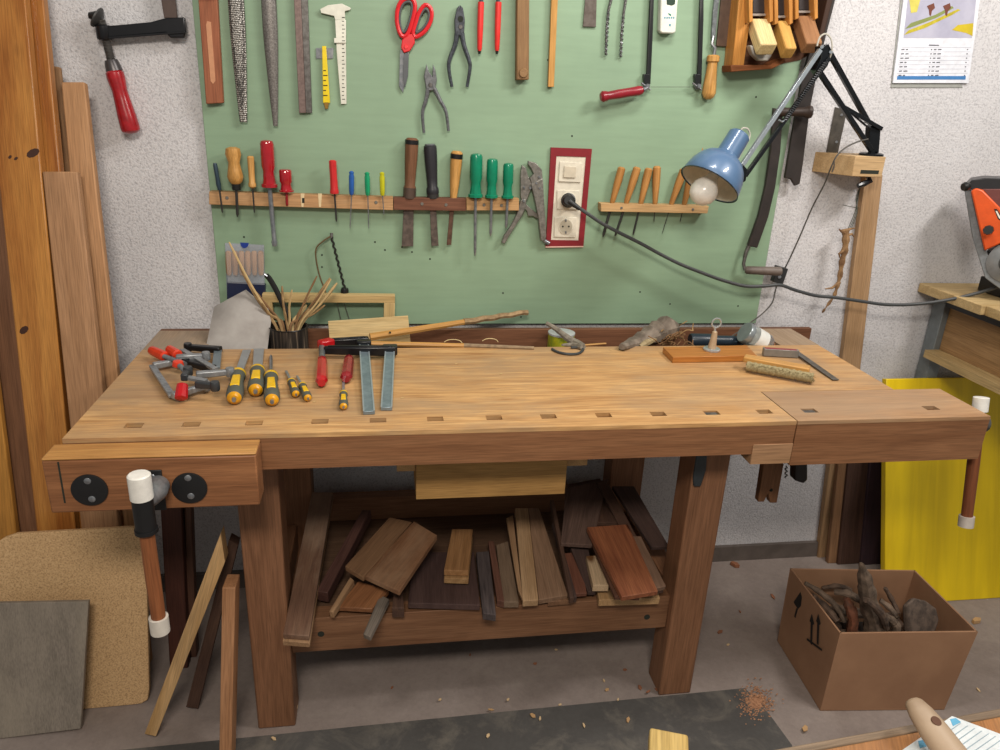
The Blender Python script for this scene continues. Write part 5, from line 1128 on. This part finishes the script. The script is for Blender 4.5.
for k, P in enumerate(([(1.16, .08, .10), (1.25, .2, .13)], [(1.2, .25, .12), (1.36, .22, .14)], [(1.3, .06, .12), (1.42, .18, .13)], [(1.22, .05, .11), (1.36, .1, .12)], [(1.4, .06, .1), (1.44, .24, .12)], [(1.18, .15, .12), (1.30, .12, .14)])):
    a, b_ = V(P[0]), V(P[1]); dw([a, (a + b_) / 2 + V((0, 0, .02)), b_], [.014, .02, .012], DRY[k % 2], ['dark driftwood low in the front left corner of the box', 'dark driftwood low along the rear wall of the box', 'dark driftwood low in the box under the bark slab', 'dark driftwood low behind the front wall of the box', 'dark driftwood low at the right wall of the box', 'dark driftwood low in the centre left of the box'][k])
mb = MB(); P = [Y(908, 604, .11), Y(914, 597, .13), Y(926, 600, .13), (Y(937, 608, .12)), Y(940, 620, .11), Y(936, 632, .10), Y(926, 640, .095), Y(912, 640, .095), Y(909, 625, .10)]
solo('bark_slab', slab(mb, P, .022), plain('bark', '#6f5f54', .9, c2='#4e433c', ns=55, nb=.8), 'rounded grey bark slab standing at the right side of the cardboard box', 'bark', None, .006)
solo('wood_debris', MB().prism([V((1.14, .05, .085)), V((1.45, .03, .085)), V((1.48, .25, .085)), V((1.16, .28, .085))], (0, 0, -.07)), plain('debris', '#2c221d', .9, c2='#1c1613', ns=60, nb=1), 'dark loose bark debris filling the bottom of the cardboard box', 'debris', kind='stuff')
# machine table with sander
MT = wood('#cbb07c', '#ab8c58', .7)
t = thing('machine_table', 'work table with pale wooden top and grey steel leg at the right edge', 'table')
zt = .99
A_, B_ = at(923, 284, 'z', zt), at(1000, 313, 'z', zt); d_ = (B_ - A_); B_ = A_ + d_ * 2.2; A_.y = min(A_.y, .712)
part('table_top', MB().box((A_.x, .45, zt - .028), (2.3, .712, zt)), MT, t, .002)
part('table_top', MB().box((A_.x + .012, .13, zt - .028), (2.3, .448, zt)), MT, t, .002)
X1 = A_.x + .06
STG = plain('steel_leg_grey', '#767d80', .45, .4)
part('leg', MB().box((X1, .655, 0), (X1 + .04, .705, zt - .029)), STG, t, .002)
part('leg', MB().box((2.2, .16, 0), (2.25, .21, zt - .029)), STG, t, .002)
part('frame_rail', MB().box((X1 + .002, .2105, zt - .06), (X1 + .03, .6545, zt - .0285)), DARKM, t, .001)
part('side_panel', MB().box((X1 + .02, .2105, zt - .20), (X1 + .035, .6545, zt - .0605)), wood('#b08a5c', '#8f6b40', .6), t, .001)
part('ledge', MB().box((X1 - .03, .2105, zt - .225), (X1 + .06, .6545, zt - .2005)), MT, t, .001)
t = thing('belt_sander', 'orange belt sander with grey belt standing on the machine table at the right edge', 'sander')
OR = plain('sander_orange', '#d9541a', .4)
ys = .52
SC = at(990, 240, 'y', ys); sn = V((SC.x - CP.x - .25, SC.y - CP.y, 0)).normalized()
def sp(px, y=ys): return [onp(a, b_, SC + sn * (y - ys), sn) for a, b_ in px]
part('belt', slab(MB(), sp([(965, 192), (974, 190), (982, 236), (992, 268), (1002, 281), (1030, 284), (1030, 291), (1000, 289), (985, 278), (973, 240)]), .10), plain('belt_grey', '#7d8184', .7, c2='#6c7073', ns=120), t, .002)
part('upper_guard', slab(MB(), sp([(966, 186), (972, 180), (985, 178), (1040, 180), (1040, 190), (972, 190)], ys - .01), .10), plain('guard_black', '#232326', .35), t, .002)
part('housing', slab(MB(), sp([(971, 191), (976, 188), (983, 190), (1030, 238), (1030, 246), (1000, 244), (984.5, 251), (982, 240)], ys - .015), .08), OR, t, .004)
part('side_cover', slab(MB(), sp([(982, 189), (1040, 189), (1040, 222), (1010, 222)], ys - .012), .08), plain('cover_brown', '#6b3a36', .4), t, .002)
part('knob', MB().lathe(Y(988.5, 230, ys - .016), Y(988.5, 230, ys - .035), [(0, .010), (.3, .014), (1, .012)], 8), DARKM, t)
part('tension_knob', MB().lathe(Y(963, 187, ys), Y(969, 186, ys), [(0, .010), (.4, .013), (1, .009)], 10), DARKM, t)
part('badge', slab(MB(), sp([(994, 209), (997, 209), (1002, 217), (1001, 221), (998, 219)], ys - .0155), .001), plain('badge_black', '#15120f', .4), t)
part('badge_letter', slab(MB(), sp([(995.5, 211), (997.2, 211), (1000.4, 217), (999.6, 219), (998.6, 217.5)], ys - .0165), .001), plain('badge_white', '#e8e2d6', .4), t)
dc = sp([(1011, 263)], ys - .01)[0]
part('drum', MB().lathe(dc, dc + sn * .09, [(0, .036), (.03, .045), (.08, .058), (1, .058)], 36), plain('drum_grey', '#8b8e90', .35, .7), t)
part('drum_hub', MB().lathe(dc - sn * .012, dc + sn * .001, [(0, .02), (1, .03)], 28), plain('hub_grey', '#5c5f61', .4, .6), t)
part('sander_base', MB().box((dc.x + .05, ys + .01, zt + .001), (dc.x + .2, ys + .1, sp([(1000, 288)])[0].z + .004)), DARKM, t, .003)
# ------------------------------------------------------------------ foreground table
FT = wood('#b37c45', '#935d2c', .7, .5, None, .3, '#8a6a4e', .5)
t = thing('foreground_table', 'corner of a worn wooden table in the near foreground at the lower right', 'table')
zf = .75
E0, E1 = at(770, 750, 'z', zf), at(1000, 708, 'z', zf); dE = (E1 - E0).normalized(); nE = V((dE.y, -dE.x, 0))
if nE.y > 0: nE = -nE
S0 = E0 - dE * .35; S1 = E1 + dE * .35
mb = MB(); mb.prism([S0 + nE * .012, S1 + nE * .012, S1 + nE * .35, S0 + nE * .35], (0, 0, -.03)); mb.axis = V((.5, 1, 0)).normalized(); part('table_top', mb, FT, t, .002)
mb = MB(); mb.prism([S0, S1, S1 + nE * .0115, S0 + nE * .0115], (0, 0, -.032)); mb.axis = dE; part('edge_strip', mb, wood('#8d7862', '#6c5a48', 1), t, .002)
for s_, e in ((S0, 1), (S1, -1)):
    c = s_ + dE * e * .05 + nE * .05; part('leg', MB().box((c.x - .025, c.y - .025, 0), (c.x + .025, c.y + .025, zf - .033)), FT, t, .002)
t = thing('note_sheet', 'printed white paper sheet with pale blue marks on the foreground table', 'paper')
pz = zf + .0015
def zq(px, z): return [at(a, b_, 'z', z) for a, b_ in px]
mb = MB(); mb.prism(zq([(952, 716), (1030, 745), (1000, 800), (870, 772)], pz), (0, 0, -.001)); part('sheet', mb, plain('sheet_white', '#cfd6da', .6), t)
for px in ([(950, 719), (956, 718), (961, 722), (953, 726)], [(918, 741), (927, 739), (930, 745), (920, 748)]):
    mb = MB(); mb.prism(zq(px, pz + .0004), (0, 0, -.0003)); part('blue_mark', mb, plain('mark_blue', '#5ba3c7', .6), t)
for i in range(7):
    x, y = 958 + i * 7, 725 + i * 2.6
    mb = MB(); mb.prism(zq([(x + 2, y - 2), (x + 3.4, y - 2), (x - 22, y + 16), (x - 24, y + 16)], pz + .0004), (0, 0, -.0003)); part('ruled_line', mb, plain('line_grey', '#8fa2ad', .6), t)
t = thing('wooden_tool', 'worn pale wooden handle with a small hole lying on the paper in the foreground', 'handle')
a, b_ = at(911, 699, 'z', zf + .045), at(964, 772, 'z', zf + .02)
dh = b_ - a
part('handle_body', MB().lathe(a, b_, [(0, .003), (.02, .009), (.06, .0125), (.2, .0165), (.45, .0195), (.8, .021), (1, .021)], 24, .7), plain('worn_handle', '#a8927a', .5, c2='#97816a', ns=18), t)
x_, y_, z_ = basis(dh)
hc = a + dh * .40 + z_ * .0132
part('hanging_hole', MB().lathe(hc - z_ * .004, hc + z_ * .0008, [(0, .006), (1, .006)], 18), plain('hole_brown', '#5c3d2c', .8), t)
c0, c1 = at(668, 737, 'z', zf + .012), at(668, 790, 'z', zf + .012)
t = solo('wood_block', MB().bar(c0, c1, .046, .021), wood('#d0b36e', '#b3934c', .9), 'pale yellow wooden block end poking up at the bottom centre edge of the photo', 'block', None, .003)
# ------------------------------------------------------------------ floor litter
rr = random.Random(11)
mb = MB()
for k in range(900):
    an = rr.uniform(0, 6.28); rd = min(1.6, abs(rr.gauss(0, .55)))
    p = at(756 + 17 * rd * math.cos(an), 702 + 15 * rd * math.sin(an), 'z', .0063); s_ = rr.uniform(.0007, .0022)
    mb.bar(p - V((s_, s_ * rr.uniform(-1, 1), 0)), p + V((s_, s_ * rr.uniform(-1, 1), s_ * .4)), s_ * 1.4, s_ * .8)
solo('sawdust', mb, plain('sawdust', '#b98a69', .95, c2='#94694d', ns=120), 'small patch of reddish sawdust at the right end of the floor mat', 'sawdust', kind='stuff')
CHW = [plain('chip_a', '#b99468', .8), plain('chip_b', '#8d5c41', .8), plain('chip_c', '#d0b48c', .8)]
def chip(px, py, s_, k, label, group=None):
    p = at(px, py, 'z', .008 if (py > 690) else .0015); a_ = rr.uniform(0, 6.28); d = V((math.cos(a_), math.sin(a_), 0)) * s_; e = V((-d.y, d.x, 0)) * rr.uniform(.35, .7)
    mb = MB(); mb.prism([p - d - e * .6, p + d * .3 - e, p + d, p + d * .2 + e, p - d * .8 + e * .5], (0, 0, .003 if s_ < .015 else .012)); solo('wood_chip', mb, CHW[k], label, 'wood chip', group, .0005)
chip(805, 729, .012, 0, 'pale cube-like wood chip on the floor in front of the cardboard box')
chip(720, 632, .012, 1, 'reddish wood chip on the floor right of the bench leg')
chip(773, 597, .014, 1, 'brown chip on the floor left of the cardboard box')
chip(976, 622, .018, 0, 'curled pale shaving on the floor right of the cardboard box')
chip(735, 566, .016, 1, 'thin dark splinter on the floor near the baseboard')
chip(978, 690, .008, 2, 'pale splinter on the floor right of the cardboard box')
G_ = 'litter on the mat and under the bench'
for (px, py, s_, k) in [(533, 716, .009, 0), (540, 719, .007, 2), (584, 726, .008, 2), (628, 720, .010, 0), (491, 710, .008, 0), (488, 736, .007, 2), (604, 681, .006, 2), (607, 690, .007, 0), (625, 670, .006, 1), (648, 692, .008, 1), (640, 688, .009, 1), (657, 690, .007, 1), (535, 664, .006, 1), (556, 650, .005, 2), (392, 688, .005, 1), (440, 700, .005, 2), (296, 707, .008, 2), (274, 739, .008, 2), (560, 705, .005, 2), (508, 700, .005, 2), (728, 645, .006, 2), (740, 612, .006, 1), (618, 700, .005, 2), (470, 655, .005, 1), (850, 560, .005, 1)]:
    chip(px, py, s_, k, 'tiny wood chip among the litter on the floor by the bench', G_)

KN = plain('knot', '#3a1c0e', .5)
P0 = V((0, .40 - .06, 0)); dL = V((0, .28, 1.8)).normalized(); nL = V((0, -dL.z, dL.y))
for i, (x, y, a_, b_) in enumerate(((33, 153, 6.5, 4.5), (10, 157, 1.8, 1.8), (16, 158.5, 2, 1.6), (24, 330, 4.5, 4), (60, 212, 1, 2))):
    if i == 4: continue
    mb = MB(); mb.prism([onp(x + a_ * math.cos(q * .7 + .1), y + b_ * math.sin(q * .7) - (a_ * math.cos(q * .7)) * .25, P0 + nL * .0002, nL) for q in range(9)], nL * .0004)
    part('knot', mb, KN, bpy.data.objects['pine_plank'])
settle()
